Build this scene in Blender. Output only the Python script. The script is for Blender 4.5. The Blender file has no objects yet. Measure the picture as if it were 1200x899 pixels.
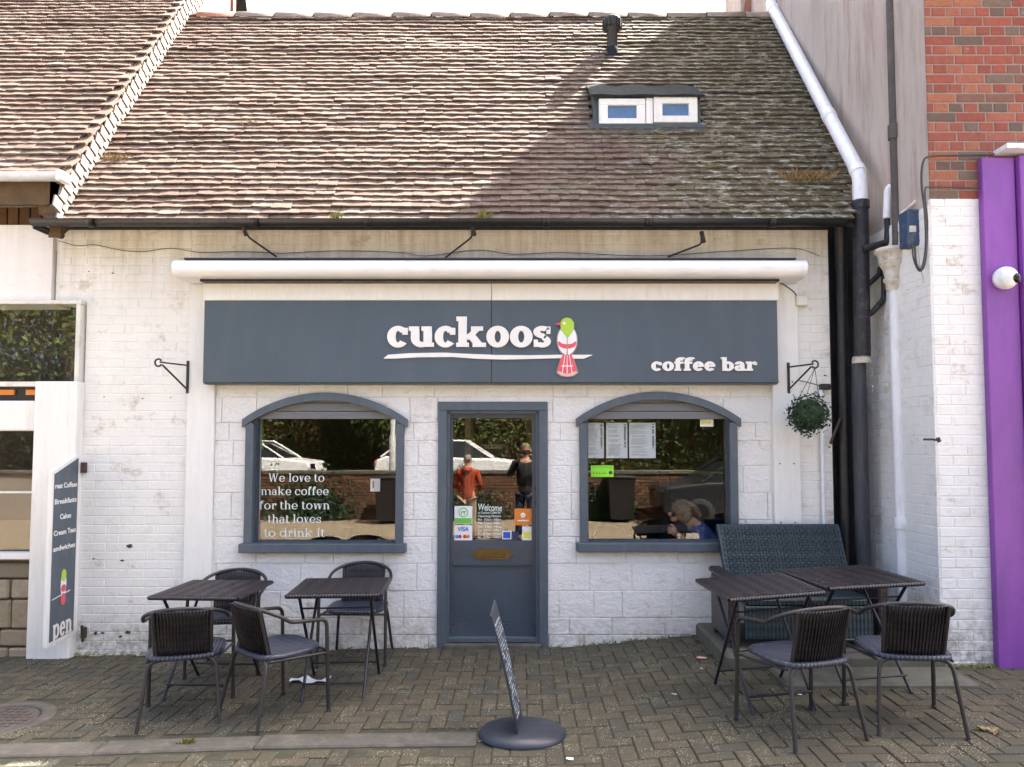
import bpy, bmesh, math, random
from mathutils import Vector, Matrix, noise
random.seed(7)
PI = math.pi; R = math.radians
scn = bpy.context.scene
COL = scn.collection
# ------------------------------------------------------------------ camera
F, CX, HOR, H = 850.0, 612.0, 520.0, 1.72
TT = F/16300.0; TH = math.atan(TT); CY = HOR - F*TT
D = 6.2493
def ray(px, py):
    u = (px-CX)/F; v = (CY-py)/F
    return Vector((u, math.cos(TH)-v*math.sin(TH), math.sin(TH)+v*math.cos(TH)))
CAM = Vector((0, -D, H))
def at(px, py, Y=0.0):
    d = ray(px, py); return CAM + d*((Y+D)/d.y)
def atz(px, py, Z):
    d = ray(px, py); return CAM + d*((Z-H)/d.z)
def atx(px, py, X):
    d = ray(px, py); return CAM + d*(X/d.x)
cd = bpy.data.cameras.new('camera'); cam = bpy.data.objects.new('camera', cd); COL.objects.link(cam)
cam.location = CAM; cam.rotation_euler = (PI/2+TH, 0, 0)
cd.sensor_width = 36; cd.lens = 36*F/1200; cd.shift_x = (600-CX)/1200; cd.shift_y = (CY-449.5)/1200
cd.clip_end = 3000; cd.clip_start = 0.05
scn.camera = cam
# ------------------------------------------------------------------ light
SUN = Vector((.46, .41, .875)).normalized()
EL = math.asin(SUN.z); AZ = math.atan2(SUN.x, SUN.y)
w = bpy.data.worlds.new("World"); scn.world = w; w.use_nodes = True
nt = w.node_tree; sky = nt.nodes.new('ShaderNodeTexSky'); sky.sky_type = 'NISHITA'; sky.sun_disc = False
sky.sun_elevation = EL; sky.sun_rotation = AZ; sky.air_density = .45; sky.dust_density = 7.0; sky.ozone_density = 0.0
bg = nt.nodes['Background']; nt.links.new(sky.outputs[0], bg.inputs[0]); bg.inputs[1].default_value = 0.15
sl = bpy.data.lights.new('sun', 'SUN'); so = bpy.data.objects.new('sun', sl); COL.objects.link(so)
sl.energy = 5.0; sl.angle = R(.5); sl.color = (1, .95, .88)
so.rotation_euler = SUN.to_track_quat('Z', 'Y').to_euler(); so.location = (8, 8, 14)
scn.view_settings.view_transform = 'Standard'; scn.view_settings.look = 'None'
scn.view_settings.gamma = 1; scn.view_settings.exposure = 2.95
scn.cycles.max_bounces = 8; scn.cycles.diffuse_bounces = 4; scn.cycles.transparent_max_bounces = 16
# ------------------------------------------------------------------ materials
MATS = {}
def lin(c): return tuple(((x/12.92) if x <= .04045 else ((x+.055)/1.055)**2.4) for x in c)
class NB:
    def __init__(s, name):
        s.m = bpy.data.materials.new(name); s.m.use_nodes = True; s.t = s.m.node_tree
        s.p = s.t.nodes['Principled BSDF']; s.o = s.t.nodes['Material Output']; MATS[name] = s.m
    def n(s, ty, **k):
        x = s.t.nodes.new(ty)
        for a, b in k.items(): setattr(x, a, b)
        return x
    def l(s, a, b): s.t.links.new(a, b)
    def pos(s, sc=(1, 1, 1)):
        g = s.n('ShaderNodeNewGeometry'); mp = s.n('ShaderNodeMapping'); mp.inputs['Scale'].default_value = sc
        s.l(g.outputs['Position'], mp.inputs[0]); return mp.outputs[0]
    def noise(s, v, scale, detail=4, rough=.6):
        x = s.n('ShaderNodeTexNoise'); x.inputs['Scale'].default_value = scale; x.inputs['Detail'].default_value = detail
        x.inputs['Roughness'].default_value = rough
        s.l(v, x.inputs['Vector']); return x.outputs['Fac']
    def ramp(s, f, stops, interp='LINEAR'):
        r = s.n('ShaderNodeValToRGB'); e = r.color_ramp.elements; r.color_ramp.interpolation = interp
        while len(e) < len(stops): e.new(.5)
        for q, (p, c) in zip(e, stops):
            q.position = p; q.color = (c, c, c, 1) if isinstance(c, (int, float)) else (*c, 1)
        s.l(f, r.inputs[0]); return r.outputs[0]
    def mix(s, f, a, b, mode='MIX'):
        x = s.n('ShaderNodeMix', data_type='RGBA', blend_type=mode)
        for sock, v in ((x.inputs[0], f), (x.inputs[6], a), (x.inputs[7], b)):
            if hasattr(v, 'links'): s.l(v, sock)
            elif isinstance(v, (int, float)): sock.default_value = v if sock is x.inputs[0] else (v, v, v, 1)
            else: sock.default_value = (*v, 1)
        return x.outputs[2]
    def math(s, op, a, b=0.0):
        x = s.n('ShaderNodeMath', operation=op)
        for sock, v in ((x.inputs[0], a), (x.inputs[1], b)):
            if hasattr(v, 'links'): s.l(v, sock)
            else: sock.default_value = v
        return x.outputs[0]
    def rand(s):
        o = s.n('ShaderNodeObjectInfo'); g = s.n('ShaderNodeNewGeometry')
        return s.math('FRACT', s.math('ADD', o.outputs['Random'], g.outputs['Random Per Island']))
    def bump(s, h, strength=.3, dist=.01):
        b = s.n('ShaderNodeBump'); b.inputs['Strength'].default_value = strength; b.inputs['Distance'].default_value = dist
        s.l(h, b.inputs['Height']); s.l(b.outputs[0], s.p.inputs['Normal'])
    def done(s, col, rough=.7, metal=0, spec=.5):
        if hasattr(col, 'links'): s.l(col, s.p.inputs['Base Color'])
        else: s.p.inputs['Base Color'].default_value = (*col, 1)
        if hasattr(rough, 'links'): s.l(rough, s.p.inputs['Roughness'])
        else: s.p.inputs['Roughness'].default_value = rough
        s.p.inputs['Metallic'].default_value = metal; s.p.inputs['Specular IOR Level'].default_value = spec
        return s.m
def simple(name, c, rough=.6, var=.12, scale=6, bump=.1, bscale=80, metal=0, spec=.5, dirt=None, dirtamt=.3, stretch=(1, 1, 1)):
    b = NB(name); v = b.pos(stretch); n = b.noise(v, scale)
    c1 = tuple(x*(1-var) for x in c); c2 = tuple(min(1, x*(1+var)) for x in c)
    col = b.ramp(n, [(.3, c1), (.7, c2)])
    if dirt:
        n2 = b.noise(v, scale*2.3, 6, .7); col = b.mix(b.math('MULTIPLY', b.ramp(n2, [(.5, 0.), (.68, 1.)]), dirtamt), col, dirt)
    if bump: b.bump(b.noise(b.pos(), bscale, 3), bump, .004)
    rr = b.ramp(b.noise(v, scale*3), [(.3, max(0, rough-.08)), (.7, min(1, rough+.08))])
    return b.done(col, rr, metal, spec)

def white_wall(name, base=(.82, .805, .745), stain=(.44, .36, .25), amt=.5, baseamt=1.0, bumpd=.3, top=True, bh=1.0, rock=0.0):
    b = NB(name); v = b.pos(); g = b.n('ShaderNodeSeparateXYZ'); b.l(v, g.inputs[0])
    n = b.noise(v, 1.7, 5, .6)
    col = b.ramp(n, [(.3, tuple(x*.93 for x in base)), (.65, base)])
    n1 = b.noise(v, 7, 8, .72)
    col = b.mix(b.math('MULTIPLY', b.ramp(n1, [(.54, 0.), (.70, 1.)]), amt*.55), col, stain)
    np_ = b.noise(b.pos((1, 1, 1.6)), 3.1, 9, .78)
    col = b.mix(b.math('MULTIPLY', b.ramp(np_, [(.565, 0.), (.63, .85)]), amt), col, (.40, .31, .20))
    # streaks washed down from the top
    vs = b.pos((9, 9, .8)); n2 = b.noise(vs, 1.3, 5, .65)
    topm = b.ramp(b.math('MULTIPLY', g.outputs[2], .25), [(.68, 0.), (.92, 1.)])
    if top: col = b.mix(b.math('MULTIPLY', b.math('MULTIPLY', b.ramp(n2, [(.4, 0.), (.7, 1.)]), topm), min(1, amt*1.3)), col, stain)
    # fine cracks and chips
    n3 = b.noise(v, 26, 6, .75)
    col = b.mix(b.math('MULTIPLY', b.ramp(n3, [(.66, 0.), (.71, 1.)]), amt), col, (.30, .25, .2))
    # splashed dirt and moss near the ground
    hm = b.ramp(b.math('ADD', b.math('MULTIPLY', g.outputs[2], bh), b.math('MULTIPLY', b.noise(v, 5, 6, .7), .5)), [(.22, 1.), (.62, 0.)])
    n4 = b.noise(v, 17, 6, .7)
    col = b.mix(b.math('MULTIPLY', b.math('MULTIPLY', hm, b.ramp(n4, [(.38, 0.), (.62, 1.)])), .75*baseamt), col, (.13, .125, .085))
    b.bump(b.math('ADD', b.math('ADD', b.noise(v, 30, 5, .6), b.math('MULTIPLY', b.noise(v, 110, 3), .4)), b.math('MULTIPLY', b.noise(b.pos((1, 1, 1.8)), 13, 5, .7), rock)), bumpd, .008+.012*(rock > 0))
    return b.done(col, .78, 0, .3)
white_wall('white_painted_brick', amt=.58, bumpd=.6)
white_wall('white_painted_block', base=(.82, .805, .755), amt=.40, bumpd=.55, baseamt=.7, rock=1.2)
white_wall('white_pier', base=(.79, .79, .765), amt=.6, baseamt=1.33, bumpd=.55, top=False, bh=.5)
white_wall('white_render', base=(.8, .78, .74), amt=.18, bumpd=.15, baseamt=.5)
simple('white_board', (.79, .78, .725), .55, .04, 3, .05, dirt=(.5, .45, .36), dirtamt=.2, stretch=(4, 4, .6))
simple('cream_board', (.72, .70, .62), .6, .06, 3, .05, dirt=(.35, .32, .25), dirtamt=.4)
simple('white_plastic', (.78, .80, .82), .35, .04, 3, .03, dirt=(.4, .42, .42), dirtamt=.35, stretch=(3, 3, .7))
simple('awning_casing', (.80, .80, .80), .35, .04, 2, .03, dirt=(.45, .42, .36), dirtamt=.25, stretch=(1, 4, 4))
simple('slate_paint', (.076, .100, .121), .45, .10, 3, .10, dirt=(.15, .155, .155), dirtamt=.35, stretch=(2, 2, .8))
simple('sign_board', (.066, .090, .110), .5, .09, 1.0, .03, dirt=(.11, .125, .135), dirtamt=.3, stretch=(1.5, 1, .5))
simple('door_paint', (.054, .073, .096), .35, .16, 2, .12, dirt=(.10, .10, .095), dirtamt=.45)
simple('window_board', (.15, .155, .155), .55, .08, 5, .1, stretch=(1, 1, 8))
simple('black_paint', (.007, .007, .009), .45, .3, 5, .2, dirt=(.03, .03, .03), dirtamt=.6)
simple('black_gutter', (.006, .0065, .008), .4, .3, 9, .2, dirt=(.03, .03, .028), dirtamt=.5)
simple('black_peeling', (.011, .011, .014), .5, .3, 7, .3, dirt=(.09, .09, .09), dirtamt=.5)
simple('grey_lead', (.045, .05, .06), .55, .3, 5, .2, dirt=(.11, .11, .11), dirtamt=.5, stretch=(6, 6, .5))
simple('cream_iron', (.62, .58, .50), .55, .1, 6, .2, dirt=(.22, .16, .10), dirtamt=.7)
simple('brown_iron', (.075, .062, .052), .6, .2, 6, .2, dirt=(.2, .17, .13), dirtamt=.3)
simple('rust', (.075, .045, .032), .8, .3, 20, .3)
simple('wrought_iron', (.03, .028, .027), .55, .2, 12, .1)
simple('dark_tube', (.042, .038, .036), .42, .15, 10, .05, metal=.35)
simple('dark_leg', (.022, .022, .028), .4, .15, 10, .05, metal=.3)
simple('sign_black', (.024, .030, .040), .45, .15, 5, .05)
simple('brass', (.17, .11, .04), .42, .2, 20, .1, metal=.8)
simple('dark_handle', (.012, .012, .013), .4, .2, 20, .1, metal=.4)
simple('letter_cream', (.82, .80, .74), .45, .03, 4, 0)
simple('letter_edge', (.30, .27, .22), .5, .05, 4, 0)
simple('bird_green', (.42, .62, .05), .5, .04, 4, 0)
simple('bird_red', (.75, .09, .12), .5, .04, 4, 0)
simple('bird_white', (.82, .82, .80), .5, .03, 4, 0)
simple('bird_pink', (.75, .45, .42), .5, .03, 4, 0)
simple('vinyl_white', (.75, .80, .76), .5, .03, 4, 0)
simple('chalk', (.45, .52, .58), .9, .3, 60, 0)
simple('paper', (.70, .76, .82), .7, .04, 5, 0)
simple('paper_white', (.8, .8, .8), .7, .04, 5, 0)
simple('print_dark', (.06, .06, .07), .7, .1, 5, 0)
simple('print_grey', (.38, .40, .42), .7, .1, 5, 0)
simple('green_print', (.16, .52, .06), .6, .05, 5, 0)
simple('lime_print', (.28, .75, .03), .6, .05, 5, 0)
simple('orange_print', (.72, .22, .02), .6, .06, 5, 0)
simple('blue_print', (.03, .09, .42), .6, .05, 5, 0)
simple('navy_print', (.02, .03, .09), .6, .05, 5, 0)
simple('yellow_print', (.8, .75, .08), .6, .05, 5, 0)
simple('red_print', (.7, .04, .03), .6, .05, 5, 0)
simple('sky_print', (.03, .3, .65), .6, .05, 5, 0)
simple('stone_cap', (.11, .105, .08), .9, .25, 5, .6, 40, dirt=(.06, .075, .035), dirtamt=.7)
simple('kerb_stone', (.088, .080, .064), .9, .3, 5, .8, 50, dirt=(.16, .145, .11), dirtamt=.6)
simple('sand_joint', (.045, .042, .026), 1, .3, 15, .5, dirt=(.06, .08, .02), dirtamt=.6)
simple('tissue', (.8, .84, .86), .9, .04, 20, .3)
simple('asphalt', (.06, .06, .06), .95, .2, 10, .4)
simple('junction_blue', (.03, .06, .12), .5, .15, 6, .1, dirt=(.25, .25, .2), dirtamt=.4)
simple('junction_white', (.72, .70, .64), .5, .05, 6, .1)
simple('cable', (.05, .045, .04), .6, .2, 20, 0)
simple('cable_pale', (.45, .42, .36), .6, .2, 20, 0)
simple('purple_paint', (.23, .062, .34), .42, .14, 1.1, .10, dirt=(.15, .05, .24), dirtamt=.6, stretch=(2, 2, .6))
simple('lens_black', (.01, .01, .012), .1, .1, 5, 0)
simple('soffit_brown', (.10, .062, .03), .8, .25, 8, .2)
simple('terracotta', (.33, .14, .09), .8, .2, 8, .3)
simple('ridge_clay', (.25, .20, .16), .9, .25, 9, .5, 60, dirt=(.12, .10, .07), dirtamt=.5)
simple('mortar_pale', (.26, .22, .185), .95, .15, 25, .5, 60)
simple('roof_felt', (.03, .026, .024), .95, .2, 20, .3)
simple('lead_sheet', (.022, .027, .028), .92, .2, 9, .2, dirt=(.045, .05, .047), dirtamt=.5, spec=.05)
simple('lead_dark', (.05, .065, .07), .55, .2, 9, .2, dirt=(.08, .11, .08), dirtamt=.5)
simple('sky_glass', (.085, .16, .29), .1, .2, 5, 0)
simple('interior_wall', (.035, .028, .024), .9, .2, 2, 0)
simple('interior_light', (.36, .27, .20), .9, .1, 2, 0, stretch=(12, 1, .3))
simple('interior_floor', (.06, .045, .03), .6, .2, 5, 0)
simple('furniture_black', (.012, .011, .011), .5, .2, 5, 0)
simple('cup', (.7, .7, .68), .25, .02, 5, 0)
simple('skin', (.46, .25, .17), .55, .06, 12, .05, 200)
simple('hair_brown', (.21, .15, .085), .7, .35, 60, .8, 300, stretch=(1, 1, 3))
simple('hair_grey', (.20, .17, .15), .7, .3, 60, .8, 300)
simple('sweater_blue', (.035, .07, .20), .9, .18, 14, .5, 250)
simple('hoodie_red', (.34, .045, .015), .9, .18, 9, .5, 200)
simple('trouser_beige', (.33, .27, .19), .9, .12, 9, .3, 200)
simple('jacket_black', (.015, .015, .018), .8, .2, 9, .3, 200)
simple('denim', (.03, .045, .09), .9, .2, 9, .3, 200)
simple('shoe', (.03, .025, .02), .6, .2, 9, .1)
simple('car_white', (.72, .73, .74), .25, .02, 3, 0)
simple('car_black', (.02, .021, .023), .2, .05, 3, 0)
simple('car_glass', (.015, .018, .02), .08, .1, 3, 0)
simple('tyre', (.015, .015, .015), .85, .1, 9, .2)
simple('chrome', (.5, .5, .5), .2, .05, 5, 0, metal=1)
simple('bark', (.06, .045, .032), .95, .3, 9, .8, 50)
simple('pole_grey', (.32, .33, .33), .5, .08, 5, 0)
simple('oak_board', (.12, .06, .03), .8, .25, 3, .1, stretch=(1, 1, 6))
def foliage(name, c1, c2, c3):
    b = NB(name); r = b.rand(); col = b.ramp(r, [(0, c1), (.5, c2), (1, c3)])
    b.done(col, .6, 0, .35); return b.m
foliage('leaf_dark', (.007, .018, .008), (.012, .034, .013), (.028, .062, .02))
foliage('leaf_tree', (.03, .055, .012), (.055, .08, .015), (.09, .11, .02))
foliage('straw', (.22, .15, .06), (.3, .2, .09), (.12, .1, .04))
foliage('weed', (.09, .12, .02), (.14, .15, .03), (.2, .16, .05))
def brick_mat(name, cols, rough=.9, spots=None):
    b = NB(name); r = b.rand(); n = len(cols)
    col = b.ramp(r, [(i/n, c) for i, c in enumerate(cols)], 'CONSTANT')
    v = b.pos(); n1 = b.noise(v, 22, 6, .7)
    col = b.mix(b.ramp(n1, [(.35, .0), (.75, .5)]), col, tuple(.45*x for x in cols[0]))
    if spots: col = b.mix(b.ramp(b.noise(v, 9, 7, .75), [(.62, 0.), (.7, .6)]), col, spots)
    b.bump(b.noise(v, 70, 5, .7), .5, .006); return b.done(col, rough, 0, .25)
brick_mat('red_brick', [(.26, .080, .055), (.29, .095, .065), (.13, .10, .08), (.28, .08, .055), (.34, .12, .08), (.17, .13, .10), (.26, .075, .055), (.31, .09, .06), (.35, .14, .08), (.20, .11, .08)], spots=(.45, .38, .32))
brick_mat('brown_brick', [(.13, .07, .035), (.16, .085, .04), (.11, .06, .03)])
brick_mat('rubble_stone', [(.33, .26, .17), (.28, .23, .16), (.38, .31, .22), (.24, .2, .14)])
brick_mat('far_brick', [(.13, .07, .04), (.17, .09, .05), (.10, .06, .04)])
def tile_mat(name, mossy):
    b = NB(name); r = b.rand(); v = b.pos(); g = b.n('ShaderNodeSeparateXYZ'); b.l(v, g.inputs[0])
    col = b.ramp(r, [(0, (0.148, 0.100, 0.075)), (.15, (0.132, 0.090, 0.069)), (.3, (0.164, 0.114, 0.088)), (.45, (0.144, 0.104, 0.080)), (.6, (0.172, 0.130, 0.102)), (.75, (0.120, 0.084, 0.066)), (.82, (0.160, 0.122, 0.096)), (.94, (0.200, 0.156, 0.124))], 'CONSTANT')
    n = b.noise(v, 14, 7, .72)
    col = b.mix(b.ramp(n, [(.42, 0.), (.7, .75)]), col, (.07, .058, .048))
    n2 = b.noise(v, 42, 5, .7); col = b.mix(b.ramp(n2, [(.58, 0.), (.7, .32)]), col, (.36, .30, .24))
    if mossy:
        vs = b.pos((1.2, 2, 2)); big = b.noise(vs, 1.1, 5, .6)
        side = b.ramp(b.math('MULTIPLY', b.math('ADD', g.outputs[0], 1.6), .2), [(.3, 0.), (.68, 1.)])
        mm = b.ramp(b.math('ADD', b.math('MULTIPLY', side, .34), b.math('MULTIPLY', big, .75)), [(.48, 0.), (.66, 1.)])
        tex = b.ramp(b.noise(v, 24, 6, .7), [(.3, .45), (.55, 1.)])
        grn = b.ramp(b.noise(v, 5, 5), [(.35, (.05, .048, .025)), (.65, (.11, .105, .045))])
        col = b.mix(b.math('MULTIPLY', b.math('MULTIPLY', mm, tex), .68), col, grn)
        li = b.noise(b.pos((1.0, 2.4, 2.4)), 9, 6, .75)
        lm = b.math('MULTIPLY', b.ramp(li, [(.53, 0.), (.60, 1.)]), b.math('MULTIPLY', side, .85))
        col = b.mix(lm, col, (.40, .40, .33))
    b.bump(b.noise(v, 90, 5, .7), .6, .006); return b.done(col, .92, 0, .2)
tile_mat('roof_tile', True); tile_mat('roof_tile_plain', False)
b = NB('cheek_tile'); r = b.rand(); v = b.pos()
c = b.mix(b.ramp(b.noise(v, 18, 6, .7), [(.5, 0.), (.72, .6)]), b.ramp(r, [(0, (.16, .135, .12)), (1, (.21, .18, .155))]), (.12, .09, .07)); b.bump(b.noise(v, 70, 4), .4, .005); b.done(c, .85, 0, .2)
# paving blocks: dark grey brown, speckled with pale lichen, green in the joints near the wall
b = NB('paver'); r = b.rand(); v = b.pos(); g = b.n('ShaderNodeSeparateXYZ'); b.l(v, g.inputs[0])
c = b.ramp(r, [(0, (0.088, 0.074, 0.048)), (.18, (0.074, 0.064, 0.046)), (.35, (0.096, 0.082, 0.054)), (.5, (0.078, 0.068, 0.045)), (.65, (0.068, 0.066, 0.053)), (.8, (0.104, 0.086, 0.058)), (.92, (0.090, 0.070, 0.050))], 'CONSTANT')
c = b.mix(b.ramp(b.noise(v, 1.4, 4), [(.35, 0.), (.7, .45)]), c, (.09, .09, .055))
c = b.mix(b.ramp(b.noise(v, 60, 4, .8), [(.4, .6), (.6, 0.)]), c, (.05, .048, .035))
vo = b.n('ShaderNodeTexVoronoi'); vo.inputs['Scale'].default_value = 75; b.l(v, vo.inputs['Vector'])
sp = b.math('MULTIPLY', b.ramp(vo.outputs['Distance'], [(.2, 1.), (.32, 0.)]), b.ramp(b.noise(v, 6, 5, .7), [(.45, 0.), (.62, 1.)]))
c = b.mix(b.math('MULTIPLY', sp, .8), c, (.50, .44, .30))
b.bump(b.noise(v, 120, 5, .7), .7, .004); b.done(c, .92, 0, .25)
b = NB('street_ground'); v = b.pos(); bt = b.n('ShaderNodeTexBrick'); b.l(v, bt.inputs['Vector'])
bt.inputs['Scale'].default_value = 5; bt.inputs['Color1'].default_value = (.34, .28, .20, 1); bt.inputs['Color2'].default_value = (.27, .22, .16, 1)
bt.inputs['Mortar'].default_value = (.09, .07, .05, 1); bt.inputs['Mortar Size'].default_value = .03
b.done(b.mix(b.ramp(b.noise(v, 1, 5), [(.4, 0.), (.7, .5)]), bt.outputs[0], (.16, .13, .09)), .9, 0, .2)
# woven plastic rattan
def weave(name, c1, c2, s=55, rough=.4, diag=False):
    b = NB(name); tc = b.n('ShaderNodeTexCoord'); mp = b.n('ShaderNodeMapping'); b.l(tc.outputs['Object'], mp.inputs[0])
    if diag: mp.inputs['Rotation'].default_value = (0, 0, R(45))
    w1 = b.n('ShaderNodeTexWave', bands_direction='X'); w1.inputs['Scale'].default_value = s; b.l(mp.outputs[0], w1.inputs[0])
    w2 = b.n('ShaderNodeTexWave', bands_direction='Y'); w2.inputs['Scale'].default_value = s*.45; b.l(mp.outputs[0], w2.inputs[0])
    w3 = b.n('ShaderNodeTexWave', bands_direction='Z'); w3.inputs['Scale'].default_value = s*.45; b.l(mp.outputs[0], w3.inputs[0])
    h = b.math('ADD', w1.outputs['Fac'], b.math('MULTIPLY', b.math('ADD', w2.outputs['Fac'], w3.outputs['Fac']), .45))
    col = b.ramp(b.math('MULTIPLY', h, .5), [(.15, c1), (.7, c2)])
    b.bump(h, .7, .004); b.done(col, rough, 0, .5); return b.m
weave('rattan_brown', (.008, .007, .008), (.036, .029, .031), 16, .38)
weave('rattan_seat', (.018, .022, .034), (.055, .062, .085), 13, .4)
weave('rattan_blue', (.007, .016, .021), (.019, .041, .051), 11, .42)
# window glass: mostly clear, mirror-like reflection of the street
def glass(name, refl, tint):
    b = NB(name); b.t.nodes.remove(b.p)
    t = b.n('ShaderNodeBsdfTransparent'); t.inputs[0].default_value = (*tint, 1)
    gl = b.n('ShaderNodeBsdfGlossy'); gl.inputs['Roughness'].default_value = 0.0; gl.inputs[0].default_value = (.97, .95, .88, 1)
    v = b.pos(); bp = b.n('ShaderNodeBump'); bp.inputs['Strength'].default_value = .02; bp.inputs['Distance'].default_value = .01
    b.l(b.noise(v, 2.2, 1), bp.inputs['Height']); b.l(bp.outputs[0], gl.inputs['Normal'])
    mx = b.n('ShaderNodeMixShader'); mx.inputs[0].default_value = refl
    b.l(t.outputs[0], mx.inputs[1]); b.l(gl.outputs[0], mx.inputs[2]); b.l(mx.outputs[0], b.o.inputs[0]); return b.m
glass('window_glass', .062, (.93, .93, .92))
glass('spectacle_glass', .25, (.15, .12, .1))
b = NB('stucco'); v = b.pos((1, 1, .25)); n = b.noise(v, 3, 7, .7)
c = b.ramp(n, [(.3, (.40, .34, .30)), (.55, (.50, .45, .40)), (.7, (.52, .42, .36))])
c = b.mix(b.ramp(b.noise(b.pos((3, 3, .3)), 3, 6, .75), [(.5, 0.), (.7, .6)]), c, (.28, .16, .12))
b.bump(b.noise(b.pos(), 90, 6, .8), .8, .01); b.done(c, .95, 0, .2)
# ------------------------------------------------------------------ object helpers
WM = {}
def register(o, parent=None, world=None):
    COL.objects.link(o)
    if parent is not None:
        o.parent = parent
    WM[o.name] = world if world is not None else Matrix.Identity(4)
    return o
def empty(name, loc=(0, 0, 0), rz=0.0):
    o = bpy.data.objects.new(name, None); o.empty_display_size = .1
    o.location = loc; o.rotation_euler = (0, 0, rz); COL.objects.link(o)
    WM[o.name] = Matrix.Translation(loc) @ Matrix.Rotation(rz, 4, 'Z'); return o
def tag(o, label=None, cat=None, group=None, kind=None):
    for k, v in (('label', label), ('category', cat), ('group', group), ('kind', kind)):
        if v: o[k] = v
    return o
def thing(name, label, cat, loc=(0, 0, 0), rz=0.0, group=None):
    return tag(empty(name, loc, rz), label, cat, group)
def link(name, me, mat, parent=None, world=None, local=False):
    """world: matrix in world space (identity: mesh drawn in world coordinates); local: mesh drawn in the parent's own space"""
    o = bpy.data.objects.new(name, me)
    if mat and len(me.materials) == 0: me.materials.append(MATS[mat])
    COL.objects.link(o)
    wm = world if world is not None else Matrix.Identity(4)
    if parent is not None:
        pw = WM[parent.name]; o.parent = parent
        if local: o.matrix_basis = wm; wm = pw @ wm
        else: o.matrix_basis = pw.inverted() @ wm
    else: o.matrix_basis = wm
    WM[o.name] = wm; return o
class B:
    """collects shapes into one mesh"""
    def __init__(s): s.v = []; s.f = []; s.sm = []
    def add(s, vs, fs, smooth=False):
        k = len(s.v); s.v += [tuple(v) for v in vs]; s.f += [tuple(i+k for i in f) for f in fs]; s.sm += [smooth]*len(fs); return s
    def box(s, x0, x1, y0, y1, z0, z1, m=None):
        vs = [Vector((x, y, z)) for z in (z0, z1) for y in (y0, y1) for x in (x0, x1)]
        if m: vs = [m @ v for v in vs]
        return s.add(vs, [(0, 2, 3, 1), (4, 5, 7, 6), (0, 1, 5, 4), (2, 6, 7, 3), (0, 4, 6, 2), (1, 3, 7, 5)])
    def bev(s, x0, x1, y0, y1, z0, z1, c=.004, m=None):
        """box with chamfered vertical and horizontal edges"""
        b = bmesh.new(); bmesh.ops.create_cube(b, size=1)
        for v in b.verts: v.co = Vector(((x0+x1)/2+v.co.x*(x1-x0), (y0+y1)/2+v.co.y*(y1-y0), (z0+z1)/2+v.co.z*(z1-z0)))
        bmesh.ops.bevel(b, geom=b.edges[:], offset=c, segments=1, affect='EDGES')
        return s.bm(b, m)
    def bm(s, b, m=None, smooth=False):
        b.verts.ensure_lookup_table(); vs = [(m @ v.co) if m else v.co.copy() for v in b.verts]
        fs = [tuple(v.index for v in f.verts) for f in b.faces]; b.free(); return s.add(vs, fs, smooth)
    def tube(s, pts, r, n=8, r2=None, cap=True):
        pts = [Vector(p) for p in pts]; N = len(pts); rings = []
        up = None
        for i, p in enumerate(pts):
            a = pts[max(0, i-1)]; c = pts[min(N-1, i+1)]; t = (c-a).normalized()
            if up is None: up = t.orthogonal().normalized()
            else:
                up = (up - t*up.dot(t)); up = up.normalized() if up.length > 1e-6 else t.orthogonal().normalized()
            bt = t.cross(up); rr = r if r2 is None else r+(r2-r)*i/max(1, N-1)
            if isinstance(r, (list, tuple)): rr = r[i]
            rings.append([p+(up*math.cos(2*PI*k/n)+bt*math.sin(2*PI*k/n))*rr for k in range(n)])
        vs = [v for g in rings for v in g]; fs = []
        for i in range(N-1):
            for k in range(n): fs.append((i*n+k, i*n+(k+1) % n, (i+1)*n+(k+1) % n, (i+1)*n+k))
        s.add(vs, fs, True)
        if cap:
            s.add(rings[0], [tuple(range(n))[::-1]]); s.add(rings[-1], [tuple(range(n))])
        return s
    def lathe(s, prof, cx=0, cy=0, n=20, z0=0, m=None):
        vs = []; N = len(prof)
        for (r, z) in prof:
            for k in range(n):
                v = Vector((cx+r*math.cos(2*PI*k/n), cy+r*math.sin(2*PI*k/n), z0+z)); vs.append(m @ v if m else v)
        fs = [(i*n+k, i*n+(k+1) % n, (i+1)*n+(k+1) % n, (i+1)*n+k) for i in range(N-1) for k in range(n)]
        return s.add(vs, fs, True)
    def prism(s, poly, y0, y1, m=None):
        """polygon in x,z extruded from y0 (front) to y1 (back)"""
        n = len(poly); vs = [Vector((x, y0, z)) for x, z in poly]+[Vector((x, y1, z)) for x, z in poly]
        if m: vs = [m @ v for v in vs]
        a = sum(poly[i][0]*poly[(i+1) % n][1]-poly[(i+1) % n][0]*poly[i][1] for i in range(n))
        fr = tuple(range(n)) if a > 0 else tuple(range(n))[::-1]
        fs = [fr, tuple(i+n for i in fr[::-1])]
        for i in range(n):
            j = (i+1) % n; fs.append((i, i+n, j+n, j) if a > 0 else (j, j+n, i+n, i))
        return s.add(vs, fs)
    def ell(s, c, rx, ry, rz, nu=16, nv=10, m=None):
        vs = []; fs = []
        for i in range(nv+1):
            th = PI*i/nv
            for k in range(nu):
                ph = 2*PI*k/nu; v = Vector((c[0]+rx*math.sin(th)*math.cos(ph), c[1]+ry*math.sin(th)*math.sin(ph), c[2]+rz*math.cos(th)))
                vs.append(m @ v if m else v)
        for i in range(nv):
            for k in range(nu): fs.append((i*nu+k, (i+1)*nu+k, (i+1)*nu+(k+1) % nu, i*nu+(k+1) % nu))
        return s.add(vs, fs, True)
    def mesh(s, name):
        me = bpy.data.meshes.new(name); me.from_pydata(s.v, [], s.f)
        me.polygons.foreach_set('use_smooth', s.sm); me.update(); return me
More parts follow.
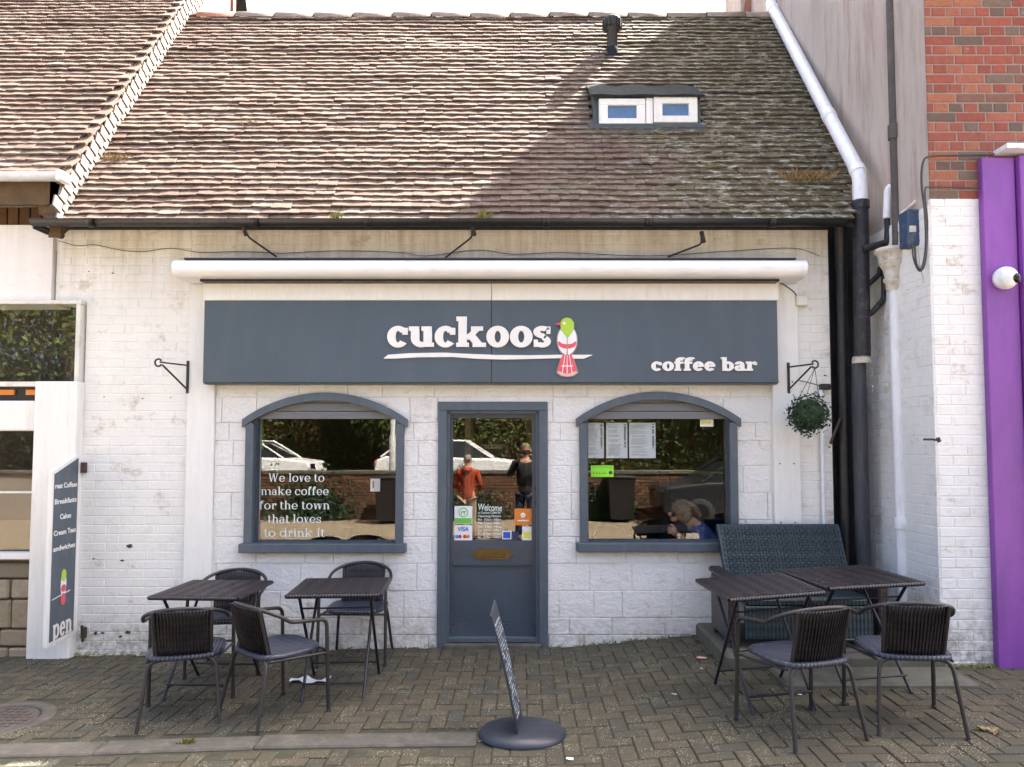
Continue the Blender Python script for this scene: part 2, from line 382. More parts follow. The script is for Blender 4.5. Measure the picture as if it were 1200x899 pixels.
    def build(s, name, mat, parent=None, world=None, local=False):
        return link(name, s.mesh(name), mat, parent, world, local)
def arcpts(c, a, b, r0, a0, a1, n):
    """points on an arc in the plane spanned by unit vectors a, b round c"""
    c = Vector(c); a = Vector(a); b = Vector(b)
    return [c+a*r0*math.cos(a0+(a1-a0)*i/n)+b*r0*math.sin(a0+(a1-a0)*i/n) for i in range(n+1)]
def fillet(pts, r, n=5):
    """round the corners of a polyline"""
    pts = [Vector(p) for p in pts]; out = [pts[0]]
    for i in range(1, len(pts)-1):
        p = pts[i]; a = (pts[i-1]-p); c = (pts[i+1]-p); q = min(r, a.length*.49, c.length*.49)
        A = p+a.normalized()*q; C_ = p+c.normalized()*q
        for k in range(n+1):
            t = k/n; out.append(A*(1-t)**2+p*2*t*(1-t)+C_*t*t)
    out.append(pts[-1]); return out
def copy_tree(o, parent=None):
    c = o.copy(); COL.objects.link(c); c.parent = parent
    WM[c.name] = WM.get(o.name, Matrix.Identity(4))
    for ch in list(o.children): copy_tree(ch, c)
    return c
def place(o, loc, rz):
    o.location = loc; o.rotation_euler = (0, 0, rz); WM[o.name] = Matrix.Translation(loc) @ Matrix.Rotation(rz, 4, 'Z')
class Pieces:
    """alike pieces: the first `limit` nearest the camera become objects, the rest one joined mesh"""
    tmpl = {}
    def __init__(s, name, mat, parent, limit=300): s.n = name; s.mat = mat; s.p = parent; s.lim = limit; s.items = []
    def slab(s, w, h, d, m, c=.004, var=0):
        """w along x, h along z, front face at local y=0, back at y=d, centred in x,z"""
        key = (round(w, 3), round(h, 3), round(d, 3), c, var, s.mat)
        if key not in Pieces.tmpl:
            rnd = random.Random(hash(key[:3])+var*77)
            a, b_ = w/2, h/2; q = []
            for (y, i) in ((0, c), (c, 0), (d, 0)):
                for (sx, sz) in ((-1, -1), (1, -1), (1, 1), (-1, 1)):
                    jx = rnd.uniform(-1, 1)*var*.001; jz = rnd.uniform(-1, 1)*var*.001
                    q.append((sx*(a-i)+jx, y+rnd.uniform(0, 1)*var*.0006, sz*(b_-i)+jz))
            fs = [(0, 1, 2, 3)]
            for L in (0, 4):
                for k in range(4): fs.append((L+k, L+4+k, L+4+(k+1) % 4, L+(k+1) % 4))
            Pieces.tmpl[key] = (q, fs, None)
        s.items.append((key, m, None))
    def raw(s, key, vs, fs, m):
        key = (key, s.mat)
        if key not in Pieces.tmpl: Pieces.tmpl[key] = (vs, fs, None)
        s.items.append((key, m, None))
    def finish(s, stuffname=None):
        def dist(it):
            p = it[1].translation
            vis = (it[1] @ Vector(Pieces.tmpl[it[0]][0][0])) - CAM
            return vis.length
        s.items.sort(key=dist); k = min(s.lim, len(s.items))
        for (key, m, _) in s.items[:k]:
            q, fs, me = Pieces.tmpl[key]
            if me is None:
                me = bpy.data.meshes.new(s.n); me.from_pydata(q, [], fs); me.materials.append(MATS[s.mat]); me.update()
                Pieces.tmpl[key] = (q, fs, me)
            link(s.n, me, None, s.p, m)
        rest = s.items[k:]
        if rest:
            bb = B()
            for (key, m, _) in rest:
                q, fs, me = Pieces.tmpl[key]; bb.add([m @ Vector(v) for v in q], fs)
            tag(bb.build(stuffname or s.n+'_field', s.mat, s.p), kind='stuff')
# ------------------------------------------------------------------ lettering (slab / old-style glyphs drawn here)
def ring(cx, cy, rx, ry, tx, ty, a0=0, a1=360, n=22):
    out = []; n = max(3, int(n*abs(a1-a0)/360))
    for i in range(n):
        p = []
        for a, k in ((R(a0+(a1-a0)*i/n), 0), (R(a0+(a1-a0)*(i+1)/n), 0), (R(a0+(a1-a0)*(i+1)/n), 1), (R(a0+(a1-a0)*i/n), 1)):
            p.append((cx+(rx-k*tx)*math.cos(a), cy+(ry-k*ty)*math.sin(a)))
        out.append(p)
    return out
def bar(x0, x1, y0, y1): return [[(x0, y0), (x1, y0), (x1, y1), (x0, y1)]]
def stroke(x0, y0, x1, y1, w):
    """slanted stroke, width w measured horizontally"""
    return [[(x0-w/2, y0), (x0+w/2, y0), (x1+w/2, y1), (x1-w/2, y1)]]
def glyph(ch, S, T, e, h, A=1.48):
    g = []; x = 0
    def stem(x, y0, y1, foot=2, head=1):
        q = bar(x, x+S, y0, y1)
        if foot == 2: q += bar(x-e, x+S+e, y0, y0+h)
        if foot == 1: q += bar(x, x+S+e, y0, y0+h)
        if head == 1: q += bar(x-e, x+S/2, y1-h, y1)
        if head == 2: q += bar(x-e, x+S+e, y1-h, y1)
        return q
    wo = .95+S*.35
    if ch == 'o': return ring(wo/2, .5, wo/2, .53, S, T), wo
    if ch == 'c':
        wc = wo*.92
        return ring(wc/2+.02, .5, wc/2+.02, .53, S, T, 38, 322)+bar(wc-S*.72, wc-.02, .6, .93), wc
    if ch == 'e':
        wc = wo*.95
        return ring(wc/2, .5, wc/2, .53, S, T, 0, 325)+bar(S*.5, wc-S*.06, .44, .44+T*.85), wc
    if ch in 'nhm':
        y1 = 1 if ch != 'h' else A; W = .62+S*.9; o = e*1.0
        g = stem(o, 0, y1); cnt = 2 if ch == 'm' else 1
        for k in range(cnt):
            x0 = o+k*(W-.05); g += ring(x0+S+(W-2*S)/2+.0, .58, (W-2*S)/2+S, .44, S, T*1.1, 0, 120)
            g += bar(x0+W-S, x0+W, 0, .6)+bar(x0+W-S-e*.7, x0+W+e*.9, 0, h)
        return g, o+W+(cnt-1)*(W-.05)+e*.8
    if ch == 'u':
        W = .66+S*.85; o = e
        g = bar(o, o+S, .4, 1)+bar(0, o+S, 1-h, 1)+ring(o+W/2, .42, W/2, .44, S, T*1.1, 180, 300)
        g += bar(o+W-S, o+W, 0, 1)+bar(o+W-S-e, o+W, 1-h, 1)+bar(o+W-S, o+W+e, 0, h)
        return g, o+W+e
    if ch == 'k':
        o = e; g = stem(o, 0, A)
        g += stroke(o+S*.9, .36, o+S*1.2+.5, .95, T*1.5)+stroke(o+S+.62, .04, o+S+.16, .62, S*1.15)
        g += bar(o+S+.2, o+S+.78, 1-h, 1)+bar(o+S+.28, o+S+.92, 0, h)
        return g, o+S+.9
    if ch == 's':
        W = .62+S*.55
        g = ring(W/2, .735, W/2, .29, S*.8, T, 30, 270)+ring(W/2, .27, W/2, .30, S*.8, T, -90-60+60, 90)+ring(W/2, .27, W/2, .3, S*.8, T, 205, 270)
        g += bar(W-S*.55, W-.02, .64, .99)+bar(.02, S*.55, .0, .36)+stroke(W*.33, .56+T*.4, W*.68, .42, T*1.8)
        return g, W
    if ch in 'bdpq':
        o = e
        if ch == 'b': return stem(o, 0, A, 0)+ring(o+wo/2, .5, wo/2, .53, S, T, -155, 155), o+wo
        if ch == 'd': return ring(wo/2, .5, wo/2, .53, S, T, 25, 335)+bar(wo-S, wo, 0, A)+bar(wo-S-e, wo, A-h, A)+bar(wo-S, wo+e, 0, h), wo+e
        return stem(o, -.45, 1)+ring(o+wo/2, .5, wo/2, .53, S, T, -155, 155), o+wo
    if ch == 'a':
        W = .62+S*.8
        return ring(W/2, .64, W/2, .39, S, T, 0, 150)+bar(W-S, W, .1, .66)+bar(W-S, W+e*.9, 0, h)+ring(W*.45, .29, W*.45, .31, S*.9, T*.9, 40, 330)+bar(.05, S*.8, .68, .84), W+e*.9
    if ch == 'r':
        o = e
        return stem(o, 0, 1)+ring(o+S+.26, .62, .30, .4, T*1.2, T*1.1, 25, 160)+bar(o+S+.24, o+S+.30+S*.45, .62, .92), o+S+.36+S*.2
    if ch == 'f':
        o = e
        return bar(o, o+S, 0, 1.15)+bar(0, o+S+e, 0, h)+ring(o+S+.14, 1.12, S+.14, .37, S, T, 40, 180)+bar(o+S+.02, o+S+.14+S*.4, 1.1, 1.36)+bar(0, o+S+.28, 1-h, 1), o+S+.3
    if ch == 't':
        o = e*.8
        return bar(o, o+S, .2, 1.3)+bar(0, o+S+.26, 1-h, 1)+ring(o+S+.1, .26, S+.1, .29, S, T, 180, 320), o+S+.24
    if ch == 'l': return stem(e, 0, A), S+2*e
    if ch == 'i': return stem(e, 0, 1)+ring(e+S/2, 1.32, S*.62+.02, S*.62+.02, S*.6+.015, S*.6+.015), S+2*e
    if ch in 'vw':
        o = e*.6; q = []; W = .46+S*.5
        for k in range(2 if ch == 'w' else 1):
            x0 = o+k*(W+S*.45)
            q += stroke(x0+W*.5+S*.1, 0, x0+S*.5, 1, S)+stroke(x0+W*.5+S*.15, 0, x0+W+S*.05, 1, T)
            q += bar(x0-e*.6, x0+S+e*.6, 1-h, 1)
            q += bar(x0+W-e*.7, x0+W+e*.9, 1-h, 1)
        return q, o+W*(2 if ch == 'w' else 1)+(S*.45 if ch == 'w' else 0)+e
    if ch == 'W':
        o = e*.6; q = []; W = .74
        for k in range(2):
            x0 = o+k*W*.9; q += stroke(x0+W*.5, 0, x0+S*.5, A*.95, S)+stroke(x0+W*.5, 0, x0+W*.98, A*.95, T)+bar(x0-e*.8, x0+S+e, A*.95-h, A*.95)
        q += bar(o+W*1.85-e, o+W*1.9+e, A*.95-h, A*.95)
        return q, o+W*1.95+e
    if ch == 'x': return stroke(S/2, 1, .7, 0, S)+stroke(S/2, 0, .7, 1, T), .8
    return [], .42
def text_polys(s, S, T, e, h, gap=.1):
    """list of (char, polys) laid out from x=0, total width"""
    x = 0; out = []
    for ch in s:
        if ch == ' ': x += .5; continue
        q, wd = glyph(ch, S, T, e, h)
        out.append((ch, [[(a+x, b_) for a, b_ in p] for p in q])); x += wd+gap
    return out, x-gap
def text_on(parent, s, x0, x1, z, y, xh, depth, mat, S, T, e, h, gap=.1, each=False, m=None, name='letter'):
    """write s between x0 and x1, baseline z, x-height xh, front face at y-depth"""
    L, W = text_polys(s, S, T, e, h, gap); k = (x1-x0)/W; allb = B(); eps = .00006
    for ch, q in L:
        bb = B() if each else allb
        for i, p in enumerate(q): bb.prism([(x0+a*k, z+c*xh) for a, c in p], y-depth-eps*(i % 7), y, m)
        if each: bb.build(name, mat, parent)
    if not each: return allb.build('lettering', mat, parent)
def font_text(name, s, size, mat, parent, M4, bold=0.0, extr=.001, width=None, align='LEFT', spacing=1):
    cu = bpy.data.curves.new(name, 'FONT'); cu.body = s; cu.size = size; cu.extrude = extr; cu.offset = bold; cu.align_x = align
    cu.space_line = spacing; cu.resolution_u = 3
    o = bpy.data.objects.new(name, cu); COL.objects.link(o)
    bpy.context.view_layer.update(); dg = bpy.context.evaluated_depsgraph_get()
    me = bpy.data.meshes.new_from_object(o.evaluated_get(dg)); bpy.data.objects.remove(o); bpy.data.curves.remove(cu)
    if width and len(me.vertices):
        xs = [v.co.x for v in me.vertices]; k = width/(max(xs)-min(xs)); x0 = min(xs) if align == 'LEFT' else 0
        for v in me.vertices: v.co.x = (v.co.x-x0)*k
    me.materials.clear(); me.materials.append(MATS[mat])
    return link(name, me, mat, parent, M4)
FRONT = Matrix(((1, 0, 0, 0), (0, 0, -1, 0), (0, 1, 0, 0), (0, 0, 0, 1)))   # text plane x,y -> x,z facing the street
# ------------------------------------------------------------------ ground
def sm(t): t = max(0, min(1, t)); return t*t*(3-2*t)
def gz(x, y):
    z = -.07*sm((-.5-x)/3.2) + .10*sm((x-.15)/1.5)
    if y < -2.2: z *= 1-.5*sm((-2.2-y)/3)
    if y < -7: z += .75*0
    return z
g = B(); xs = [-400, -60, -20, -8]+[-6+.4*i for i in range(31)]+[8, 20, 60, 400]; ys = [-400, -60, -20, -12, -9, -7, -6, -5]+[-4.6+.4*i for i in range(13)]+[1, 5, 20, 400]
vs = [(x, y, gz(x, y)-.03 if abs(x) < 7 and -6 < y < 2 else -.03) for y in ys for x in xs]; n = len(xs)
g.add(vs, [(j*n+i, j*n+i+1, (j+1)*n+i+1, (j+1)*n+i) for j in range(len(ys)-1) for i in range(n-1)])
tag(g.build('ground', 'street_ground'), kind='structure')
# pavement: mortar sheet with herringbone blocks
g = B(); xs = [-6+.3*i for i in range(41)]; ys = [-5.2+.2*i for i in range(28)]; n = len(xs)
vs = [(x, y, gz(x, y)-.009) for y in ys for x in xs]
g.add(vs, [(j*n+i, j*n+i+1, (j+1)*n+i+1, (j+1)*n+i) for j in range(len(ys)-1) for i in range(n-1)])
pave = tag(g.build('pavement', 'sand_joint'), kind='structure')
PV = Pieces('paving_block', 'paver', pave)
KY0, KY1, KX1 = -2.02, -1.84, -.26
for i in range(-62, 62):
    for j in range(-52, 4):
        r = (i-j) % 4
        if r == 0: wx, wy = .2, .1
        elif r == 3: wx, wy = .1, .2
        else: continue
        x = i*.1+wx/2+.03; y = j*.1+wy/2-.06
        if y+wy/2 > .06 or abs(x) > 5.5: continue
        if x < KX1+.03 and KY0-.06 < y < KY1+.06: continue
        if (x+3.42)**2+(y+1.45)**2 < .36**2: continue
        if x > 1.5 and y > -.75: continue
        if y < -3.2 and abs(x) > 3.6: pass
        t = random.uniform(-.0025, .0025); gx = (gz(x+.05, y)-gz(x-.05, y))/.1
        m = Matrix.Translation((x, y, gz(x, y)+t)) @ Matrix.Rotation(-math.atan(gx), 4, 'Y') @ Matrix.Rotation(random.uniform(-.012, .012), 4, 'Z') @ Matrix.Rotation(-PI/2, 4, 'X')
        PV.slab(wx-.007, wy-.007, .03, m, .0045, random.choice((0, 1, 2)))
# keep the ones that show largest: only those in the picture count as near
def inview(p):
    d = p-CAM; f = d.y*math.cos(TH)+d.z*math.sin(TH)
    if f < .5: return False
    u = CX+F*d.x/f; v = CY-F*(d.z*math.cos(TH)-d.y*math.sin(TH))/f
    return -10 < u < 1210 and -10 < v < 910
PV.items.sort(key=lambda it: (not inview(it[1].translation), (it[1].translation-CAM).length))
vis = [it for it in PV.items[:300]]; rest = PV.items[300:]
PV.items = vis; PV.finish()
bb = B()
for (key, m, _) in rest:
    q, fs, me = Pieces.tmpl[key]; bb.add([m @ Vector(v) for v in q], fs)
tag(bb.build('paving_block_field', 'paver', pave), kind='stuff')
# flush kerb stones in the pavement
kp = B(); kp.box(-5.6, KX1, KY0-.02, KY1+.02, -.14, -.10); kerb = tag(kp.build('kerb', 'sand_joint'), kind='structure')
x = KX1
for L in (1.28, .92, .91, .92, .91, .9):
    b_ = B(); z = gz(x-L/2, -1.9); tilt = (gz(x-.05, -1.9)-gz(x-L+.05, -1.9))/(L-.1)
    b_.bev(-L/2+.005, L/2-.005, KY0, KY1, -.12, .006, .01, Matrix.Translation((x-L/2, 0, z)) @ Matrix.Rotation(-math.atan(tilt), 4, 'Y'))
    b_.build('kerb_stone', 'kerb_stone', kerb); x -= L
# round cover in the pavement
mc = thing('manhole_cover', 'rusty brown round manhole cover set in the paving at far left', 'manhole cover', (-3.42, -1.45, gz(-3.42, -1.45)-.004))
B().lathe([(0, .004), (.24, .004), (.25, 0), (.25, -.02)], n=32).build('cover', 'brown_iron', mc, local=True)
B().lathe([(.26, -.02), (.26, .006), (.345, .006), (.35, -.02)], n=32).build('surround', 'kerb_stone', mc, local=True)
b_ = B()
for i in range(-4, 5):
    for j in range(-4, 5):
        if i*i+j*j < 18: b_.box(i*.05-.014, i*.05+.014, j*.05-.014, j*.05+.014, .003, .008)
tag(b_.build('tread', 'brown_iron', mc, local=True), kind='stuff')
# ------------------------------------------------------------------ cafe building
SL = 1.4; EY, EZ = -.27, 3.559; RY = 1.94; RZ = EZ+SL*(RY-EY)
XL, XR = -3.90, 2.67
def roofz(y): return EZ+SL*(y-EY)
class Arch:
    def __init__(s, x0, x1, zs, za): s.x0 = x0; s.x1 = x1; s.zs = zs; s.c = (x0+x1)/2; w = (x1-x0)/2; hgt = za-zs; s.r = (w*w+hgt*hgt)/(2*hgt); s.cz = za-s.r
    def top(s, x, off=0): return s.cz+math.sqrt(max(0, (s.r+off)**2-(x-s.c)**2))
def pw(xa, xb, ytop_side, yapex, ybot):
    """window outline from photograph measures on the wall plane"""
    return dict(x0=at(xa, 600).x, x1=at(xb, 600).x, zs=at(600, ytop_side).z, za=at(600, yapex).z, z0=at(600, ybot).z)
WIN = [pw(288, 473.5, 489, 460.5, 646), pw(679, 864, 488, 459.5, 645)]
DOOR = dict(x0=at(513, 620).x, x1=at(642, 620).x, z0=0.0, z1=at(575, 471).z)
cafe = thing('cafe_building', 'low white painted cafe with tiled roof, grey fascia and two arched windows', 'building', (-.6, 0, 0))
openings = []
for W_ in WIN:
    W_['arch'] = Arch(W_['x0'], W_['x1'], W_['zs'], W_['za'])
    openings.append((W_['x0']+.03, W_['x1']-.03, W_['z0']+.03, (lambda x, a=W_['arch']: a.top(x)-.03)))
openings.append((DOOR['x0']+.03, DOOR['x1']-.03, -1, (lambda x: DOOR['z1']-.03)))
def hole(x):
    for o in openings:
        if o[0] < x < o[1]: return o
    return None
wb = B(); xs = [XL-.16]
edges = sorted([e for o in openings for e in (o[0], o[1])]+[XR])
edges += [-3.785]
for o in openings: edges += [o[0]+(o[1]-o[0])*k/20 for k in range(1, 20)]
edges = sorted(set(edges)); prev = xs[0]
for e in edges:
    mid = (prev+e)/2; h = hole(mid)
    if h is None: wb.box(prev, e, .0035, .26, (at(48, 357).z+.02 if mid < -3.79 else -.2), 3.585)
    else:
        wb.add(*(lambda a, b_, za, zb: ([(prev, .0035, za), (e, .0035, zb), (e, .0035, 3.585), (prev, .0035, 3.585), (prev, .26, za), (e, .26, zb), (e, .26, 3.585), (prev, .26, 3.585)],
               [(0, 1, 2, 3), (5, 4, 7, 6), (0, 4, 5, 1), (3, 2, 6, 7)]))(0, 0, h[3](prev+1e-4), h[3](e-1e-4)))
        if h[2] > 0: wb.box(prev, e, .0035, .26, -.2, h[2])
    prev = e
wall = wb.build('wall', 'white_painted_brick', cafe)
def clip_piece(bld, a, b_, c, d, y0, y1, mat):
    """piece with the openings cut out of it: returns list of polygons in x,z"""
    xs = {a, b_}
    for o in openings:
        if o[1] > a and o[0] < b_:
            for e in (o[0], o[1]):
                if a < e < b_: xs |= {e-1e-4, e+1e-4}
            for k in range(1, 24):
                x = o[0]+(o[1]-o[0])*k/24
                if a < x < b_: xs.add(x)
    xs = sorted(xs)
    def spans(x):
        h = hole(x)
        if h is None: return (c, d)
        t = h[3](x)
        if c >= t: return (c, d)
        if d <= h[2]: return (c, d)
        if c < h[2] < d: return (c, h[2]) if t >= d else (c, h[2])
        if t < d-.012: return (t, d)
        return None
    run = []; out = []
    def close():
        if len(run) >= 2 and run[-1][0]-run[0][0] > .012:
            out.append([(x, lo) for x, lo, hi in run]+[(x, hi) for x, lo, hi in reversed(run)])
    for x in xs:
        s_ = spans(x)
        if s_ is None: close(); run = []; continue
        run.append((x, *s_))
    close(); return out
# painted brickwork: left field, right strip, band under the eave
BR = Pieces('brick', 'white_painted_brick', wall, 290)
def brick_field(P_, x0, x1, z0, z1, y, bw=.225, ch=.075, joint=.008, thick=.012, skip=None, english=False, jit=2.0, var=3, T=None):
    k = 0; z = z0
    while z < z1-.02:
        zt = min(z+ch, z1)
        if english: w_ = .1125 if k % 2 else .225; off = .056 if k % 2 else 0.0
        else: w_ = bw; off = (bw/2 if k % 2 else 0.0)
        x = x0-off
        while x < x1-.012:
            a = max(x, x0); b2 = min(x+w_, x1); x += w_
            if b2-a < .03 or (skip and skip((a+b2)/2, (z+zt)/2)): continue
            wd, hh = b2-a-joint, zt-z-joint
            m = Matrix.Translation(((a+b2)/2+random.uniform(-1, 1)*.001*jit, y-random.uniform(0, 1)*.001*jit, (z+zt)/2+random.uniform(-1, 1)*.0006*jit))
            m = m @ Matrix.Rotation(random.uniform(-.005, .005)*jit, 4, 'Y') @ Matrix.Rotation(random.uniform(-.006, .006)*jit, 4, 'X')
            if T: m = T @ m
            P_.slab(wd, hh, thick, m, .004, random.randrange(var) if var else 0)
        z += ch; k += 1
PX0, PX1 = at(218, 600).x, at(250, 600).x      # left pilaster
QX0, QX1 = at(905, 600).x, at(938, 600).x      # right pilaster
ZP = at(600, 334).z
brick_field(BR, -3.783, PX0, -.1, 3.58, 0, joint=.005, jit=1.3)
brick_field(BR, XL-.14, -3.787, -.1+.075*math.ceil((at(48, 357).z+.06+.1)/.075), 3.58, 0, joint=.005, jit=1.3)
brick_field(BR, QX1, XR, .05, 3.58, 0, joint=.005, jit=1.3)
brick_field(BR, PX0, QX1, ZP+.29, 3.58, 0, joint=.006, jit=1.8)
BR.items = [it for it in BR.items]
BR.finish()
# moulded white blocks round the door and windows
random.seed(11)
def blockfield():
    rows = [-.12, .10, .245, .47, .70, .925, 1.07, 1.30, 1.53, 1.745, 1.90, 2.12, 2.32]
    bi = 0
    for r in range(len(rows)-1):
        x = PX1+random.uniform(-.35, 0)
        while x < QX0:
            L = random.choice((.30, .42, .36, .24, .45)); a = max(x, PX1); b2 = min(x+L, QX0); x += L
            if b2-a < .04: a = b2; continue
            for poly in clip_piece(None, a+.003, b2-.003, rows[r]+.003, rows[r+1]-.003, 0, 0, None):
                bb = B(); y = -random.uniform(.0, .006)
                cx_ = sum(p[0] for p in poly)/len(poly); cz_ = sum(p[1] for p in poly)/len(poly)
                n = len(poly); w_ = max(p[0] for p in poly)-min(p[0] for p in poly); h_ = max(p[1] for p in poly)-min(p[1] for p in poly)
                inner = [(cx_+(px_-cx_)*(1-.007/max(w_, .02)), cz_+(pz_-cz_)*(1-.007/max(h_, .02))) for px_, pz_ in poly]
                vs = [(p[0], y-.004, p[1]) for p in inner]+[(p[0], y, p[1]) for p in poly]+[(p[0], .013, p[1]) for p in poly]
                fs = [tuple(range(n))]
                for L_ in (0, n):
                    for k in range(n): fs.append((L_+k, L_+n+k, L_+n+(k+1) % n, L_+(k+1) % n))
                bb.add(vs, fs).build('wall_block', 'white_painted_block', wall)
blockfield()
# pilasters and boards
def screws(b_, pts, y, r=.007):
    for (x, z) in pts: b_.lathe([(0, .004), (r*.7, .003), (r, 0)], n=8, m=Matrix.Translation((x, y, z)) @ Matrix.Rotation(PI/2, 4, 'X'))
pl = B().bev(PX0, PX1, -.035, .012, -.15, ZP, .005).build('pilaster', 'white_board', cafe)
pl = B().bev(QX0+.01, QX1, -.035, .012, -.02, ZP, .005).build('pilaster', 'white_board', cafe)
sc = B(); screws(sc, [(QX0+.06+dx, z) for z in (.65, 1.05, 1.55, 2.25) for dx in (0, .12)], -.036); sc.build('screw', 'wrought_iron', pl)
zb0, zb1 = at(575, 352, -.16).z, at(575, 329.5, -.16).z
xa, xb = at(239, 341, -.16).x, at(912.5, 341, -.16).x
xm = at(576, 400, -.15).x
fb = B().bev(xa, xm-.002, -.165, .0, zb0, zb1, .004).bev(xm+.002, xb, -.165, .0, zb0, zb1, .004).build('fascia_board', 'white_board', cafe)
# ---- roof
rb = B()
def plane(bld, pts): bld.add(pts, [(0, 1, 2, 3)])
XLT, XRT = XL, 2.97
rb.add([(XL, EY+.02, EZ-.02), (XR+.12, EY+.02, EZ-.02), (XRT+.1, RY, RZ-.02), (XL, RY, RZ-.02), (XL, 3.1, 5.2), (XRT+.1, 3.1, 5.2)], [(0, 1, 2, 3), (3, 2, 5, 4)])
rb.box(XL-.1, XR, -.02, .26, 3.587, 3.68)
roof = rb.build('roof', 'roof_felt', cafe)
SLA = math.atan(SL); UP = Vector((0, math.cos(SLA), math.sin(SLA))); NO = Vector((0, -math.sin(SLA), math.cos(SLA)))
TM = Matrix(((1, 0, 0, 0), (0, UP.y, NO.y, 0), (0, UP.z, NO.z, 0), (0, 0, 0, 1)))
def tile_t(k):
    rnd = random.Random(k); w_ = .1665+rnd.uniform(-.003, .001); L = .158; t = .017; vs = []
    j = [rnd.uniform(-.005, .005) for _ in range(3)]
    for z0 in (0, -t):
        for i, u in enumerate((-.5, 0, .5)):
            zz = (.002 if i == 1 else rnd.uniform(-.001, .002))+z0
            vs += [(u*w_, j[i], 0.040+zz+rnd.uniform(-.003, .003)), (u*w_, L, .006+zz)]
    # top 0..5, bottom 6..11 ; (front, back) pairs
    fs = []
    for i in (0, 1):
        a = i*2; fs += [(a, a+2, a+3, a+1), (a+6, a+7, a+9, a+8), (a, a+6, a+8, a+2)]
    fs += [(0, 1, 7, 6), (4, 10, 11, 5)]
    return vs, fs
TT_ = [tile_t(k) for k in range(9)]
RB = at(697, 150, .55).x-.02, at(821, 150, .55).x+.03
def lay_tiles(P_, x0, x1f, z_off, y0, y1, mat, skip=None):
    gauge = .082; nrow = int((y1-y0)/math.cos(SLA)/gauge)
    for r in range(nrow+1):
        sdist = r*gauge; xe = x1f(sdist*math.cos(SLA)+y0)
        x = x0+(.084 if r % 2 else .0)+.02
        while x < xe:
            wob = .016*noise.noise(Vector((x*.9, r*.35, 3)))+.016*noise.noise(Vector((x*.35, 7, r*.12)))
            sag = .014*noise.noise(Vector((x*.5, r*.2, 11)))+.007*noise.noise(Vector((x*1.7, r*.9, 5)))
            k = random.randrange(9); p = Vector((x, y0, EZ+z_off))+UP*(sdist+wob+random.uniform(-.004, .004))+NO*(sag+random.uniform(0, .004))
            if not (skip and skip(p)):
                m = Matrix.Translation(p) @ TM @ Matrix.Rotation(random.gauss(0, .008), 4, 'Z') @ Matrix.Rotation(random.gauss(0, .009), 4, 'Y')
                if random.random() < .035: m = m @ Matrix.Rotation(R(random.uniform(1, 3)), 4, 'X') @ Matrix.Translation((0, -random.uniform(0, .022), .004))
                P_.raw(('tile', k), TT_[k][0], TT_[k][1], m)
            x += .168
random.seed(5)
TP = Pieces('roof_tile', 'roof_tile', roof)
lay_tiles(TP, XL, lambda y: XR+.13+.34*(y-EY)/(RY-EY), 0, EY-.02, RY-.02, 'roof_tile', skip=lambda p: RB[0] < p.x < RB[1] and .56 < p.y < .98)
TP.finish('roof_tile_field')
# ridge: half round clay tiles bedded in pale mortar
x = XL+.15; random.seed(3)
B().box(XL, XRT, RY-.06, RY+.06, RZ-.06, RZ+.03).build('ridge_mortar', 'ridge_clay', roof)
while x < XRT-.1:
    L = .44; dz = .010*noise.noise(Vector((x, 0, 0)))+random.uniform(-.002, .002); b_ = B(); n = 8
    vs = []
    for X_ in (0, L):
        for r_ in (.105, .088):
            for k in range(n+1):
                a = PI*k/n; vs.append((x+X_-.0, RY-r_*math.cos(a), RZ-.035+dz+r_*math.sin(a)*1.0))
    q = n+1; fs = []
    for k in range(n): fs += [(k, k+1, 2*q+k+1, 2*q+k), (q+k, 3*q+k, 3*q+k+1, q+k+1)]
    for k in range(n): fs += [(k, q+k, q+k+1, k+1), (2*q+k, 2*q+k+1, 3*q+k+1, 3*q+k)]
    b_.add(vs, fs, True).build('ridge_tile', 'ridge_clay' if x > -3.3 or random.random() < .4 else 'terracotta', roof); x += L+.012
# ---- windows
def make_window(W_, idx):
    a = W_['arch']; x0, x1, z0, zs = W_['x0'], W_['x1'], W_['z0'], W_['zs']; fw = .068
    o = B(); N = 22
    # arched head board
    for k in range(N):
        xa_, xb_ = x0-.03+(x1-x0+.06)*k/N, x0-.03+(x1-x0+.06)*(k+1)/N
        o.prism([(xa_, a.top(xa_)-fw), (xb_, a.top(xb_)-fw), (xb_, a.top(xb_)), (xa_, a.top(xa_))], -.052, .02)
    zj = a.top(x0)-fw+.01
    o.bev(x0, x0+fw, -.045, .02, z0+.07, zj, .003).bev(x1-fw, x1, -.045, .02, z0+.07, zj, .003)
    win = o.build('window', 'slate_paint', cafe)
    B().bev(x0-.028, x1+.028, -.085, .02, z0-.005, z0+.072, .006).build('sill', 'slate_paint', win)
    # recessed inner frame
    f = B(); gx0, gx1 = x0+fw+.012, x1-fw-.012; zt = at(600, 491.5, .05).z; zb = z0+.085
    f.box(x0+.03, gx0, .02, .09, z0+.03, zt+.02).box(gx1, x1-.03, .02, .09, z0+.03, zt+.02).box(gx0, gx1, .02, .09, z0+.03, zb)
    f.build('frame', 'door_paint', win)
    # boarded head under the arch, three boards
    zz = [zt, zt+.068, zt+.140, zt+.30]
    for k in range(3):
        lo, hi = zz[k]+.003, zz[k+1]-.003; ps = []
        for i in range(25):
            x = x0+.03+(x1-x0-.06)*i/24; t = min(hi, a.top(x)-fw+.02)
            if t > lo+.002: ps.append((x, t))
        if len(ps) > 2:
            B().prism([(ps[0][0], lo), (ps[-1][0], lo)]+ps[::-1], .0+.008*k, .06).build('head_board', 'window_board', win)
    B().box(gx0-.005, gx1+.005, .060, .066, zb-.005, zt+.005).build('pane', 'window_glass', win)
    W_['g'] = (gx0, gx1, zb, zt); return win
wins = [make_window(W_, i) for i, W_ in enumerate(WIN)]
